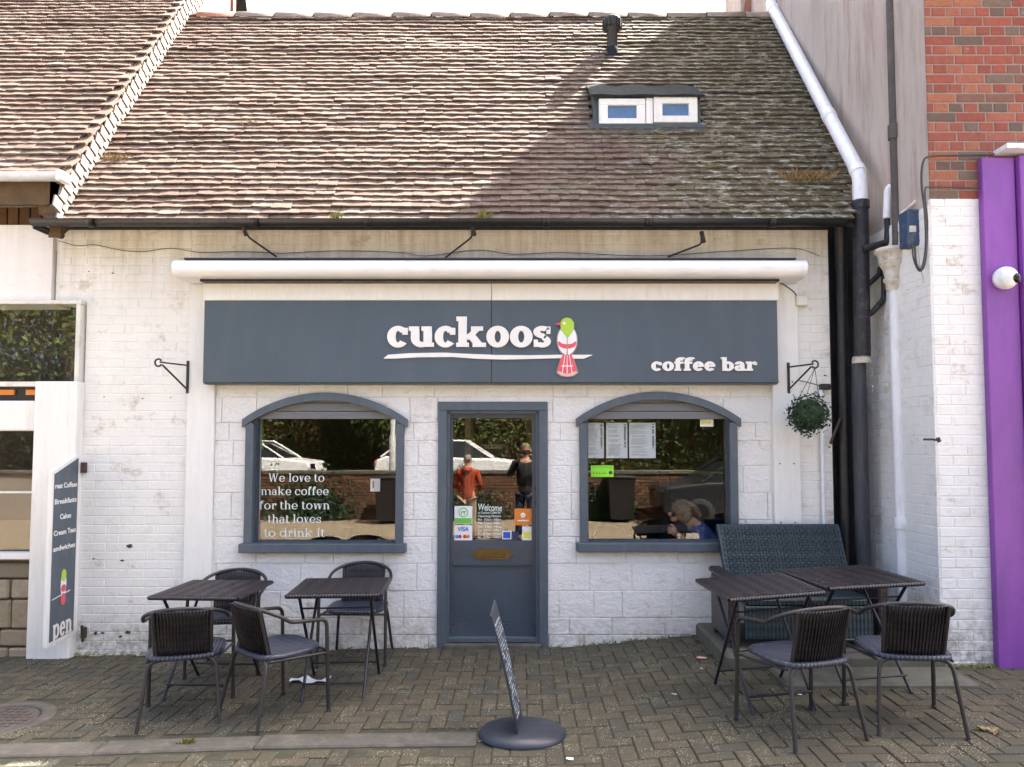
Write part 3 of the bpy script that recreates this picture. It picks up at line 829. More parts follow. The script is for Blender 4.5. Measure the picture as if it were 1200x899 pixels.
# ---- door
dx0, dx1, dz1 = DOOR['x0'], DOOR['x1'], DOOR['z1']
df = B().bev(dx0, dx0+.075, -.03, .05, -.03, dz1-.075, .004).bev(dx1-.075, dx1, -.03, .05, -.03, dz1-.075, .004).bev(dx0, dx1, -.03, .05, dz1-.075, dz1, .004)
df.box(dx0+.074, dx0+.10, .0, .05, -.03, dz1-.09).box(dx1-.10, dx1-.074, .0, .05, -.03, dz1-.09).box(dx0+.075, dx1-.075, .0, .05, dz1-.1, dz1-.074)
df.build('door_frame', 'slate_paint', cafe)
DY = .055
lx0, lx1 = dx0+.09, dx1-.09; lz0, lz1 = .035, dz1-.085
gx0, gx1 = at(530.5, 560, DY).x, at(623.5, 560, DY).x; gz1, gz0 = at(575, 490, DY).z, at(575, 633.5, DY).z
pz1, pz0 = at(575, 662, DY).z, at(575, 733, DY).z
dl = B().box(lx0, gx0, DY, DY+.045, lz0, lz1).box(gx1, lx1, DY, DY+.045, lz0, lz1).box(gx0, gx1, DY, DY+.045, gz1, lz1).box(gx0, gx1, DY, DY+.045, pz1, gz0).box(gx0, gx1, DY, DY+.045, lz0, pz0)
door = dl.build('door', 'door_paint', cafe)
pb = B(); pb.box(gx0, gx1, DY+.022, DY+.035, pz0, pz1)
for (a_, b2, c_, d_) in ((gx0, gx0+.012, pz0, pz1), (gx1-.012, gx1, pz0, pz1), (gx0, gx1, pz1-.012, pz1), (gx0, gx1, pz0, pz0+.012)): pb.box(a_, b2, DY+.008, DY+.024, c_, d_)
pb.build('lower_panel', 'door_paint', door)
B().box(gx0-.004, gx1+.004, DY+.02, DY+.026, gz0-.004, gz1+.004).build('pane', 'window_glass', door)
B().bev(lx0, lx1, DY-.05, DY+.002, .035, .075, .004).build('weather_bar', 'slate_paint', door)
B().bev(dx0+.06, dx1-.06, -.06, .3, -.04, .03, .005).build('doorstep', 'kerb_stone', cafe)
hx, hz = at(630, 580, DY).x, 0
lp = [at(p[0], p[1], DY) for p in ((552, 649), (559, 644.5), (561, 643), (594, 643), (596, 644.5), (602, 649), (596, 653.5), (594, 655.5), (561, 655.5), (559, 653.5))]
lb = B().prism([(p.x, p.z) for p in lp][::-1], DY-.008, DY); c0, c1 = at(563, 646, DY), at(592, 653, DY)
lb = lb.build('letterbox', 'brass', door)
B().bev(c0.x, c1.x, DY-.014, DY-.008, c1.z, c0.z, .002).build('flap', 'brass', lb) if False else None
lbf = B().bev(c0.x, c1.x, DY-.014, DY-.008, c1.z, c0.z, .002).build('letterbox_flap', 'brass', door)
zc = at(630, 580, DY).z
hb = B().prism([(hx+.022*math.sin(t)*(1+.3*math.sin(3*t)), zc+.055+.028*math.cos(t)) for t in [2*PI*k/12 for k in range(12)]], DY-.006, DY)
hb.prism([(hx+.020*math.sin(t), zc-.06+.026*math.cos(t)) for t in [2*PI*k/12 for k in range(12)]], DY-.006, DY).box(hx-.009, hx+.009, DY-.005, DY, zc-.06, zc+.06)
hb.tube(fillet([(hx, DY-.004, zc+.05), (hx, DY-.045, zc+.04), (hx, DY-.045, zc-.04), (hx, DY-.004, zc-.05)], .02), .007)
hb.build('handle', 'dark_handle', door)
kl = B().lathe([(0, .006), (.013, .005), (.015, 0)], n=12, m=Matrix.Translation((hx, DY, at(630, 630, DY).z)) @ Matrix.Rotation(PI/2, 4, 'X')); kl.build('keyhole', 'brass', door)
# ---- inside of the cafe
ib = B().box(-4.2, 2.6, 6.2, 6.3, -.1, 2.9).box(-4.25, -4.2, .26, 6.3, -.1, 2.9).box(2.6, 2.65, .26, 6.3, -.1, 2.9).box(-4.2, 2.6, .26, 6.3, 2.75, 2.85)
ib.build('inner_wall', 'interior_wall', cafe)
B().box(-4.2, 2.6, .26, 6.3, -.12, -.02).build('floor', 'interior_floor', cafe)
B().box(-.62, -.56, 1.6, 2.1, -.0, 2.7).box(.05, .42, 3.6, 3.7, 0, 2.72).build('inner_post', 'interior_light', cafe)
# ------------------------------------------------------------------ rooflight
zf1, zf0 = at(757, 113, .56).z, at(757, 151, .56).z; fx0, fx1 = at(695, 130, .56).x, at(821, 130, .56).x
rl = thing('roof_window', 'low lead-clad rooflight with two small white casements on the tiled roof', 'roof window', ((fx0+fx1)/2, .56, zf0))
def yroof(z): return EY+(z-EZ)/SL
ybk = 1.02; zbk = at(757, 99.5, ybk).z
b_ = B(); b_.add([(fx0, .56, zf0-.05), (fx1, .56, zf0-.05), (fx1, .56, zf1), (fx0, .56, zf1), (fx0, ybk, roofz(.56)-.1), (fx1, ybk, roofz(.56)-.1), (fx1, ybk, zbk), (fx0, ybk, zbk)],
    [(0, 1, 2, 3), (1, 5, 6, 2), (0, 3, 7, 4), (4, 7, 6, 5), (0, 4, 5, 1)])
b_.build('cheeks', 'lead_dark', rl)
b_ = B(); n = 10
for i in range(n):
    u0, u1 = i/n, (i+1)/n; xa_ = fx0-.03+(fx1-fx0+.06)*u0; xb_ = fx0-.03+(fx1-fx0+.06)*u1
    h1 = .012*math.sin(u0*17); h2 = .012*math.sin(u1*17)
    b_.add([(xa_, .50, zf1+h1*.4-.01), (xb_, .50, zf1+h2*.4-.01), (xb_, ybk+.05, zbk+h2+.045), (xa_, ybk+.05, zbk+h1+.045), (xa_, .50, zf1-.035), (xb_, .50, zf1-.03)], [(0, 1, 2, 3), (4, 5, 1, 0)])
b_.build('lead_cap', 'lead_sheet', rl)
B().bev(fx0-.06, fx1+.05, .50, .60, zf0-.09, zf0+.03, .01).build('lead_apron', 'lead_dark', rl)
for (pa, pb_, pc, pd) in ((702, 756, 116, 147), (766, 817, 114, 144)):
    A_ = at(pa, pd, .53); C_ = at(pb_, pc, .53); t = .066
    f = B(); x0, x1, z0, z1 = A_.x, C_.x, A_.z, C_.z
    f.bev(x0, x1, .515, .56, z0, z0+t, .006).bev(x0, x1, .515, .56, z1-t, z1, .006).bev(x0, x0+t+.018, .517, .558, z0+t-.004, z1-t+.004, .004).bev(x1-t-.018, x1, .517, .558, z0+t-.004, z1-t+.004, .004)
    fr = f.build('casement', 'white_board', rl); B().box(x0+t+.01, x1-t-.01, .54, .546, z0+t-.01, z1-t+.01).build('pane', 'sky_glass', fr)
B().bev(at(757, 130, .53).x, at(765, 130, .53).x, .525, .558, zf0+.03, zf1-.03, .004).build('mullion', 'white_board', rl)
# ------------------------------------------------------------------ flue on the roof
p = Vector((.975, 1.39, 0)); p.z = roofz(1.39)
vt = thing('roof_vent', 'dark round vent pipe with fluted cowl standing on the tiled roof', 'vent pipe', p)
B().lathe([(.058, .02), (.058, .34), (.066, .345), (.07, .36)], n=14).build('pipe', 'wrought_iron', vt, local=True)
b_ = B().lathe([(.066, .30), (.085, .34), (.10, .40), (.097, .43), (.06, .455), (.0, .46)], n=16)
for k in range(14):
    a = 2*PI*k/14; b_.box(-.006, .006, .07, .106, .32, .42, Matrix.Rotation(a, 4, 'Z'))
b_.build('cowl', 'wrought_iron', vt, local=True)
B().lathe([(.085, -.05), (.070, .06), (.062, .11), (.058, .115)], n=14).build('collar', 'lead_sheet', vt, local=True)
b_ = B(); b_.add([(-.10, -.10, -.14), (.10, -.10, -.14), (.09, -.02, -.02), (-.09, -.02, -.02)], [(0, 1, 2, 3)]); b_.build('flashing', 'lead_sheet', vt, world=Matrix.Translation(p+NO*.05))
# ------------------------------------------------------------------ left shop with its own roof
CKX = -3.86; LO = .36
left = thing('left_shop', 'neighbouring white rendered shop with tall window and tiled roof at far left', 'building', (-5.2, 0, 0))
LW0 = -7.5
gwx1 = at(98, 400).x; tz1, tz0 = at(48, 357).z, at(48, 448).z
plx0, plx1 = at(45, 600).x, at(93, 600).x
lb_ = B().box(LW0, at(64, 300).x, -.03, .25, tz1, 3.62).box(LW0, -4.04, .02, .25, 3.4, 3.95)
lwall = lb_.build('wall', 'white_render', left)
B().bev(plx0, plx1+.01, -.10, .2, -.2, tz0, .006).build('pilaster', 'white_board', left)
B().box(LW0, gwx1+.01, -.07, .02, tz1-.005, tz1+.025).box(gwx1-.035, gwx1, -.06, .03, tz0, tz1-.006).box(LW0, gwx1+.01, -.062, .03, tz0-.04, tz0).build('transom_frame', 'cream_board', left)
B().box(LW0, gwx1-.03, -.045, -.039, tz0, tz1).build('transom_pane', 'window_glass', left)
sz1, sz0 = at(20, 505).z, at(20, 647).z; az1, az0 = at(20, 470).z, at(20, 505).z
B().bev(LW0, plx0, -.05, .05, az0, az1, .01).build('panel', 'white_board', left)
B().box(LW0, gwx1-.01, .27, .30, tz0-.1, 3.3).build('added_dark_panel', 'interior_wall', left)  # dark panel added behind the transom pane to shut out sky brightness
B().box(LW0, plx0, .0, .05, az1, tz0-.035).build('slot', 'black_paint', left)
B().box(LW0, at(18, 460).x, -.02, .0, at(20, 463).z, at(20, 457).z).box(at(32, 460).x, plx0, -.02, .0, at(20, 463).z, at(20, 457).z).build('painted_light_strip', 'orange_print', left)  # orange light strip, its glow put into the print colour
B().box(LW0, plx0, .03, .036, sz0, az0).build('shop_pane', 'window_glass', left)
B().bev(LW0, plx0, -.09, .05, sz0-.05, sz0, .006).box(LW0, plx0, -.0, .05, at(20, 577).z-.008, at(20, 577).z+.008).build('window_frame', 'white_board', left)
B().box(LW0, plx0, .05, .1, -.3, sz0-.05).build('stall_riser', 'mortar_pale', left)
random.seed(21); z = -.12
for hgt in (.12, .15, .25, .17, .14):
    x = plx0-.005
    while x > LW0:
        L = random.uniform(.16, .42); b_ = B()
        b_.bev(x-L+.012, x, -.02-random.uniform(0, .02), .06, z+.008, min(z+hgt, sz0-.055)-.006, .014).build('stone', 'rubble_stone', left); x -= L
    z += hgt
B().box(LW0, plx0, 3.0, 3.1, -.1, 3).box(LW0, -4.3, .3, 3.0, 2.75, 2.85).build('inner_wall', 'interior_wall', left)
# eaves: soffit, brick dentils, gutter
B().box(LW0, CKX, -.26, .02, 3.80, 3.84).box(LW0, CKX-.02, -.27, -.245, 3.72, 3.95).build('soffit', 'soffit_brown', left)
DB = Pieces('brick', 'brown_brick', lwall)
brick_field(DB, -6.2, -4.16, 3.60, 3.80, -.005, bw=.10, ch=.19, joint=.012, thick=.03); DB.finish()
B().add([(CKX, -.26, 3.66), (CKX, .05, 3.66), (CKX-.22, .05, 3.62), (CKX-.22, -.22, 3.66), (CKX, -.26, 3.86), (CKX, .05, 3.86), (CKX-.22, .05, 3.86), (CKX-.22, -.26, 3.86)],
    [(0, 1, 2, 3), (4, 7, 6, 5), (0, 4, 5, 1), (1, 5, 6, 2), (2, 6, 7, 3), (3, 7, 4, 0)]).build('eave_box', 'soffit_brown', left)
lg = B(); prof = [(math.cos(PI+PI*k/10)*.058, math.sin(PI+PI*k/10)*.058) for k in range(11)]
def gutter(bld, x0, x1, y, z, r=.058, n=10):
    vs = []
    for X_ in (x0, x1):
        for rr in (r, r-.006):
            for k in range(n+1):
                a = PI+PI*k/n; vs.append((X_, y+rr*math.cos(a), z+rr*math.sin(a)))
    q = n+1; fs = []
    for k in range(n): fs += [(k, 2*q+k, 2*q+k+1, k+1), (q+k, q+k+1, 3*q+k+1, 3*q+k), (k, k+1, q+k+1, q+k), (2*q+k, 3*q+k, 3*q+k+1, 2*q+k+1)]
    bld.add(vs, fs, True); bld.add(vs[:q], [tuple(range(q))]); bld.add(vs[2*q:3*q], [tuple(range(q))[::-1]])
lgz = at(30, 204, -.36).z
lgt = thing('white_gutter', 'white plastic gutter under the tiles of the left shop', 'gutter', (-4.6, -.36, lgz))
gutter(lg, LW0, at(72, 210, -.36).x, -.36, lgz, .06); lg.build('channel', 'white_plastic', lgt)
e_ = B(); xe = at(73, 210, -.36).x; e_.bev(xe-.02, xe+.035, -.43, -.29, lgz-.075, lgz+.012, .012); e_.build('end_cap', 'white_plastic', lgt)
# left roof
lr = B().add([(LW0, EY, EZ+LO-.02), (CKX-.01, EY, EZ+LO-.02), (CKX-.01, 3.2, roofz(3.2)+LO-.02), (LW0, 3.2, roofz(3.2)+LO-.02), (LW0, 5, 5), (CKX-.01, 5, 5)], [(0, 1, 2, 3), (3, 2, 5, 4)])
lroof = lr.build('roof', 'roof_felt', left)
random.seed(9); LP = Pieces('roof_tile', 'roof_tile_plain', lroof)
lay_tiles(LP, -6.1, lambda y: CKX+.03, LO, EY-.03, 3.1, 'roof_tile_plain')
LP.items.sort(key=lambda it: (not inview(it[1].translation), (it[1].translation-CAM).length))
v_, r_ = LP.items[:300], LP.items[300:]; LP.items = v_; LP.finish()
bb = B()
for (key, m, _) in r_:
    q, fs, me = Pieces.tmpl[key]; bb.add([m @ Vector(v) for v in q], fs)
tag(bb.build('roof_tile_field', 'roof_tile_plain', lroof), kind='stuff')
# tile-hung cheek between the two roofs
ck = B().add([(CKX, EY, EZ-.12), (CKX, 3.1, roofz(1.94)-.3), (CKX, 3.1, roofz(3.1)+LO), (CKX, EY, EZ+LO-.02), (CKX-.1, EY, EZ-.12), (CKX-.1, EY, EZ+LO)], [(0, 1, 2, 3), (4, 0, 3, 5)])
cheek = ck.build('tile_hung_cheek', 'soffit_brown', left)
CM = Matrix(((0, -1, 0, 0), (UP.y, 0, NO.y, 0), (UP.z, 0, NO.z, 0), (0, 0, 0, 1)))
CT = Pieces('cheek_tile', 'cheek_tile', cheek); hp = LO*math.cos(SLA); k = 0; random.seed(2)
sdd = .03
while sdd < 5.6:
    for c_ in (0, 1):
        p = Vector((CKX+.03, EY, EZ))+UP*(sdd+(.03 if c_ else -.01))+NO*(hp*.27+c_*hp*.46)
        m = Matrix.Translation(p+Vector((.004*c_, 0, 0))) @ CM @ Matrix.Rotation(R(-13+random.uniform(-2, 2)), 4, 'Y') @ Matrix.Rotation(R(5), 4, 'Z')
        CT.slab(.111, hp*.50, .016, m, .004, random.randrange(3))
    sdd += .118
CT.finish()
vg = B(); a0 = Vector((CKX-.02, EY-.02, EZ+LO-.01)); vg.tube([a0+UP*t for t in [k*.3 for k in range(20)]], .028, 6); vg.build('verge_mortar', 'cheek_tile', left)
B().box(CKX-.02, CKX+.03, 3.08, 3.16, 5.5, roofz(3.1)+LO).build('gable_trim', 'terracotta', left)
# ------------------------------------------------------------------ tall brick building on the right
right = thing('brick_building', 'tall red brick and grey stucco building with white painted base at right', 'building', (4.2, -.3, 0))
FX, FY, BKY, TOP = 3.075, -.86, 2.81, 12.5
def swx(y): return FX-.05*(y-FY)
zst = 2.0
st = B().add([(FX, FY, -.1), (swx(.12), .12, -.1), (swx(.12), .12, 3.0), (swx(BKY), BKY, 3.0), (swx(BKY), BKY, TOP), (FX, FY, TOP)], [(0, 5, 4, 3, 2, 1)])
st.add([(FX, FY+.012, -.1), (9, FY+.012, -.1), (9, FY+.012, TOP), (FX, FY+.012, TOP)], [(0, 1, 2, 3)])
st.add([(swx(BKY), BKY, 2.8), (9, BKY, 2.8), (9, BKY, TOP), (swx(BKY), BKY, TOP)], [(3, 2, 1, 0)])
st.add([(FX, FY, TOP), (9, FY, TOP), (9, BKY, TOP), (swx(BKY), BKY, TOP)], [(0, 1, 2, 3)])
rwall = st.build('wall', 'stucco', right)
zbw = at(1100, 234, FY).z            # white paint stops here on the front
RBk = Pieces('brick', 'red_brick', rwall, 300)
random.seed(31); brick_field(RBk, FX, 4.9, zbw, zbw+2.1, FY, english=True, joint=.010, jit=1.0); RBk.finish()
B().box(FX+.002, 9, FY+.004, FY+.011, zbw-.02, TOP).build('pointing', 'mortar_pale', right)
ka = 1/math.hypot(1, .05); SM = Matrix(((.05*ka, ka, 0, swx(0)-.011), (-ka, .05*ka, 0, 0), (0, 0, 1, 0), (0, 0, 0, 1)))
pier = B().box(FX-.004, at(1168, 600, FY).x, FY+.003, FY+.0115, -.1, zbw).box(-.10, -FY+.0, .003, .02, -.1, zbw-.04, SM).build('pier', 'white_pier', right)
PB = Pieces('brick', 'white_pier', pier, 290)
brick_field(PB, FX, at(1160, 600, FY).x+.05, -.02, zbw+.01, FY, joint=.006, jit=2.0)
   # side face looking to -x ; local x runs towards the street
brick_field(PB, -.10, -FY+.002, -.02, zbw-.04, -.0, joint=.004, T=SM, jit=1.2)
PB.items.sort(key=lambda it: (it[1].translation-CAM).length); PB.finish()

B().add([(FX-.03, FY+.01, zbw-.36), (FX-.03, .05, 3.0), (FX+.02, .05, 3.1), (FX+.02, FY+.01, zbw-.22)], [(0, 1, 2, 3)]).build('paint_edge', 'white_pier', right) if False else None
# purple shopfront pilaster
ux0 = at(1160, 500, FY-.05).x; ux1 = at(1192, 300, FY-.05).x; uz = at(1150, 185, FY-.05).z
B().bev(ux0, ux1, FY-.06, FY+.0, -.1, uz, .006).build('pilaster', 'purple_paint', right)
B().bev(ux1+.01, ux1+1.6, FY-.10, FY+.0, -.1, uz+.0, .006).build('shopfront_panel', 'purple_paint', right)
B().bev(ux1-.12, ux1+1.6, FY-.16, FY-.0, uz+.03, uz+.07, .004).build('ledge', 'white_plastic', right)
# rear gable just seen over the ridge
rg = thing('rear_gable', 'grey rendered rear gable with terracotta edge rising behind the ridge at right', 'building', (2.75, 2.7, 0))
gx = at(868, 10, 2.7).x
B().box(gx, 3.3, 2.70, 3.4, 4, 8.2).build('wall', 'stucco', rg); B().add([(gx-.02, 2.66, 6.9), (gx+.05, 2.66, 6.9), (gx+.2, 2.66, 7.6), (gx+.1, 2.66, 7.6), (gx-.02, 2.9, 6.9), (gx+.1, 2.9, 7.6)], [(0, 1, 2, 3), (0, 3, 5, 4)]).build('verge', 'terracotta', rg)
# ------------------------------------------------------------------ recess with pipes
rc = B().box(XR, swx(.12)+.02, .12, .2, -.1, 3.66).box(XR-.002, XR+.004, -.0, .12, -.1, 3.56)
tag(rc.build('recess_wall', 'black_paint'), 'narrow black painted recess wall between the cafe and the brick building', 'wall')
def px_tube(pts, Y, r, n=10, **k): return [at(p[0], p[1], Y if len(p) < 3 else p[2]) for p in pts]
# white diagonal rainwater pipe and black stack
wp = thing('white_downpipe', 'thick pale plastic pipe running diagonally down the roof edge', 'drain pipe', at(1008, 235, -.2))
pts = [(903, -12), (905, 18), (915, 35)]
A0 = Vector((2.90, 1.94, RZ+.16)); A1 = Vector((2.735, EY+.06, EZ+.30))
top = A0+Vector((0, .1, .6)); bot = at(1008, 238, -.22)
A1 = at(1007.5, 205, -.20)
path = fillet([top, A0, A1, bot], .09, 6)
B().tube(path, .060, 14).build('pipe', 'white_plastic', wp)
def collar(p, d, r, L, mat, parent, name='socket'):
    d = d.normalized(); B().tube([p-d*L/2, p-d*L*.45, p+d*L*.45, p+d*L/2], [r*.97, r, r, r*.97], 14).build(name, mat, parent)
dd = (A1-A0).normalized(); collar(A0+dd*.10, dd, .068, .09, 'white_plastic', wp); collar(A0.lerp(A1, .72), dd, .067, .10, 'white_plastic', wp); collar(A1+dd*-.06, dd, .067, .08, 'white_plastic', wp)
collar(A0+Vector((0, .02, .16)), Vector((0, 0, 1)), .064, .18, 'grey_lead', wp)
bs = thing('black_soil_pipe', 'thick black soil pipe below the pale diagonal pipe', 'drain pipe', (bot.x, bot.y, .1))
m1 = at(1008, 418, -.16)
B().tube([bot+Vector((0, 0, .02)), Vector((m1.x, -.2, m1.z))], .066, 14).build('pipe', 'black_peeling', bs)
collar(bot+Vector((0, 0, -.02)), Vector((0, 0, 1)), .073, .07, 'black_peeling', bs)
B().lathe([(.07, 0), (.075, .02), (.07, .05), (.062, .06)], cx=m1.x, cy=-.18, z0=m1.z-.06, n=14).build('rusted_socket', 'cream_iron', bs)
gp = thing('grey_lead_pipe', 'flattened grey lead pipe continuing down the black recess behind the bench', 'drain pipe', (m1.x, -.1, .2))
B().tube([(m1.x-.01, -.15, m1.z-.03), (m1.x-.0, -.12, 2.0), (m1.x+.01, -.1, 1.4), (m1.x+.015, -.1, .2)], [.055, .062, .06, .058], 10).build('pipe', 'grey_lead', gp)
lp_ = thing('black_drain_pipe', 'black pipe hard against the end of the cafe wall', 'drain pipe', (2.75, 0, .2))
x0_ = at(985, 400, .0).x
B().tube(fillet([at(985, 262, -.1), (x0_+.01, -.02, 3.2), (x0_+.01, .02, .15)], .1), .05, 12).build('pipe', 'black_paint', lp_)
B().box(x0_+.05, x0_+.09, -.02, .12, 2.4, 2.45).build('clip', 'black_paint', lp_)
B().tube([at(985, 490, -.04), at(973, 520, -.06)], .012, 6).build('bracket', 'rust', lp_)
# twin diagonal stub pipes
sp = thing('branch_pipe', 'pair of black slanted branch pipes joining the soil pipe', 'drain pipe', at(1030, 350, -.2))
B().tube(px_tube([(1010, 341), (1030, 322), (1033, 310)], -.22, 0), .022, 8).tube(fillet(px_tube([(1010, 372), (1022, 367), (1036, 350), (1036, 318)], -.24, 0), .04), .024, 8).build('pipe', 'black_peeling', sp)
B().tube(fillet(px_tube([(1012, 292), (1040, 284), (1041, 268), (1040, 255)], -.30, 0), .03), .030, 10).build('elbow', 'black_peeling', sp)
we = thing('white_overflow_pipe', 'short white plastic elbow pipe beside the brown iron pipe', 'drain pipe', at(1040, 250, -.3))
B().tube(fillet(px_tube([(1056, 217), (1041, 219), (1039.5, 256)], -.32, 0), .05), .032, 12).build('pipe', 'white_plastic', we)
br_ = thing('brown_iron_pipe', 'brown cast iron downpipe on the grey stucco wall', 'drain pipe', at(1051, 290, -.36))
pxx = at(1052, 290, -.42)
B().tube([(pxx.x, -.42, pxx.z-.05), (pxx.x+.0, -.42, 7.5)], .040, 12).build('pipe', 'brown_iron', br_)
for yy in (155, -20): collar(at(1052, yy, -.42).copy() if False else Vector((pxx.x, -.42, at(1052, yy, -.42).z)), Vector((0, 0, 1)), .052, .12, 'brown_iron', br_)
hpx = at(1045, 300, -.40); hp_ = thing('rainwater_hopper', 'moulded cream hopper head above the white downpipe', 'hopper', hpx)
zt_, zb_ = at(1045, 292, -.4).z, at(1045, 338, -.4).z; hh = zt_-zb_
B().lathe([(.0, hh), (.128, hh), (.135, hh-.018), (.128, hh-.035), (.108, hh-.045), (.100, hh-.10), (.108, hh-.105), (.098, hh-.125), (.070, hh-.17), (.055, hh-.24), (.068, hh-.245), (.068, hh-.27), (.052, hh-.28), (.052, .0), (.045, -.02)], n=14, cx=hpx.x, cy=-.40, z0=zb_).build('bowl', 'cream_iron', hp_)
hw = thing('white_iron_downpipe', 'white painted iron downpipe below the cream hopper', 'drain pipe', (hpx.x, -.4, .2))
B().tube([(hpx.x+.01, -.40, zb_+.01), (hpx.x+.02, -.40, .12)], .043, 12).build('pipe', 'white_plastic', hw)
collar(Vector((hpx.x+.018, -.40, at(1053, 613, -.4).z)), Vector((0, 0, 1)), .056, .09, 'white_plastic', hw)
B().box(hpx.x+.05, hpx.x+.09, -.42, -.38, at(1053, 618, -.4).z, at(1053, 608, -.4).z).build('lug', 'white_plastic', hw)
tp = thing('thin_cream_pipe', 'thin cream painted pipe running up between black recess and white wall', 'drain pipe', at(1036, 600, -.05))
xx = at(1033, 500, -.08).x
B().tube([(xx, -.08, .15), (xx+.0, -.08, at(1033, 300, -.08).z)], .016, 8).build('pipe', 'cream_iron', tp)
for yy in (433, 530): collar(Vector((xx, -.08, at(1033, yy, -.08).z)), Vector((0, 0, 1)), .022, .03, 'cream_iron', tp)
# junction box with cables
jb = thing('junction_box', 'blue grey metal box with hanging cables above the white pier', 'electrical box', at(1072, 266, -.7))
A_, C_ = at(1063, 288, -.72), at(1080, 246, -.72)
B().bev(A_.x, C_.x+.03, -.74, -.60, A_.z, C_.z, .008).build('box', 'junction_blue', jb)
B().box(A_.x+.01, A_.x+.06, -.744, -.739, A_.z+.10, A_.z+.15).build('plate', 'cream_iron', jb)
B().tube([at(1056, 250, -.62), at(1064, 244, -.66), at(1082, 228, -.7)], .012, 6).build('bracket', 'cream_iron', jb)
def cable(name, label, pts, r=.006, mat='cable', Y=-.75, sub=None):
    P_ = [at(p[0], p[1], p[2] if len(p) > 2 else Y) for p in pts]
    # smooth through the points
    out = []
    for i in range(len(P_)-1):
        a, b2, c_, d_ = P_[max(0, i-1)], P_[i], P_[i+1], P_[min(len(P_)-1, i+2)]
        for k in range(4):
            t = k/4; out.append(.5*((2*b2)+(c_-a)*t+(2*a-5*b2+4*c_-d_)*t*t+(3*b2-3*c_+d_-a)*t**3))
    out.append(P_[-1]); o = B().tube(out, r, 5).build(name, mat)
    return tag(o, label, 'cable')
cable('cable', 'dark cable running along the red brick and dropping at the corner of the wall', [(1165, 181), (1130, 182), (1092, 183), (1082, 190), (1080, 215), (1084, 250), (1085, 290), (1080, 315), (1074, 310), (1072, 290)], .009, Y=-.90)
cable('cable', 'thin cable looping under the blue grey box', [(1069, 288), (1071, 305), (1078, 318), (1085, 305), (1087, 260), (1084, 225), (1092, 219), (1148, 221)], .006, Y=-.89)
cable('cable', 'pale cable hanging from the box and crossing the white brick corner', [(1076, 288), (1078, 312), (1082, 325), (1080, 333), (1062, 340)], .005, 'cable_pale', Y=-.885)
cable('cable', 'straggling dry wire stretched across the left brickwork below the gutter', [(68, 282), (90, 288), (112, 287), (140, 293), (168, 295), (200, 291), (235, 296), (280, 295), (330, 297)], .003, 'cable', Y=-.02)
cable('cable', 'thin wire sagging along the brickwork above the awning', [(330, 297), (400, 294), (470, 296), (500, 300), (560, 293), (600, 298), (660, 296), (760, 300), (860, 294), (930, 291), (960, 300)], .0028, 'cable', Y=-.02)
cable('cable', 'short wire drooping from the awning end to the small white box', [(913, 330), (925, 338), (931, 343), (935, 350), (938, 354)], .005, 'cable', Y=-.04)
cable('cable', 'wire on the brickwork from the recess edge to the hanging basket bracket', [(936, 446), (950, 449), (965, 453), (975, 452)], .004, 'cable', Y=-.03)
sb = thing('socket_box', 'small white electrical box under the right end of the awning', 'electrical box', at(939, 352, -.03))
A_, C_ = at(932, 359, -.03), at(945, 347, -.03); B().bev(A_.x, C_.x, -.07, -.001, A_.z, C_.z, .006).build('box', 'junction_white', sb)
wc_ = thing('white_conduit', 'slim white conduit with black cap on the strip of brick right of the pilaster', 'pipe', at(964, 600, -.03))
xx = at(963.5, 520, -.03).x; B().tube([(xx, -.03, .3), (xx, -.03, at(963, 457, -.03).z)], .017, 8).build('conduit', 'white_plastic', wc_)
A_ = at(967, 453, -.03); B().bev(A_.x-.045, A_.x+.04, -.06, -.001, A_.z-.03, A_.z+.022, .008).build('cap', 'black_paint', wc_)
hk = tag(B().tube([at(1082, 515, -.88), at(1092, 515, -.90), at(1100, 516, -.92)], .008, 6).tube([at(1099, 513, -.93), at(1101, 518, -.93)], .014, 8).build('wall_hook', 'rust'), 'small rusty hook sticking out of the white pier', 'hook')
# ------------------------------------------------------------------ black gutter with stays
gz_ = at(500, 261, -.36).z
gt = thing('black_gutter', 'long black gutter running under the cafe roof tiles', 'gutter', (-.6, -.36, gz_))
gb = B(); gutter(gb, at(38, 265, -.36).x, at(990, 262, -.36).x, -.36, gz_+.022, .053); gb.build('channel', 'black_gutter', gt)
B().tube(fillet([at(40, 264, -.33), at(58, 272, -.25), at(72, 276, -.1)], .05), .032, 8).build('outlet', 'black_gutter', gt)
for px_ in (108, 300, 432, 640, 760, 905):
    X_ = at(px_, 262, -.36).x; b_ = B(); gutter(b_, X_-.03, X_+.03, -.36, gz_+.022, .059); b_.build('joint', 'black_gutter', gt)
for (a_, c_, nm) in (((285, 264), (324, 301), 'left'), ((553, 264), (522, 302), 'middle'), ((822, 272), (783, 301), 'right')):
    s_ = B().tube(fillet([at(*a_, -.30), at(a_[0]+(6 if nm == 'left' else 0), a_[1]+14, -.2), at(*c_, -.02)], .03), .0085, 6)
    s_.tube([at(*a_, -.32), at(a_[0]+3, a_[1]+12, -.26)], .018, 6)
    tag(s_.build('gutter_stay', 'wrought_iron'), {'left': 'black iron stay slanting down from gutter to wall above the left window', 'middle': 'black iron stay under the gutter above the cafe name', 'right': 'black iron stay slanting down from gutter above the right window'}[nm], 'bracket', 'gutter stays')
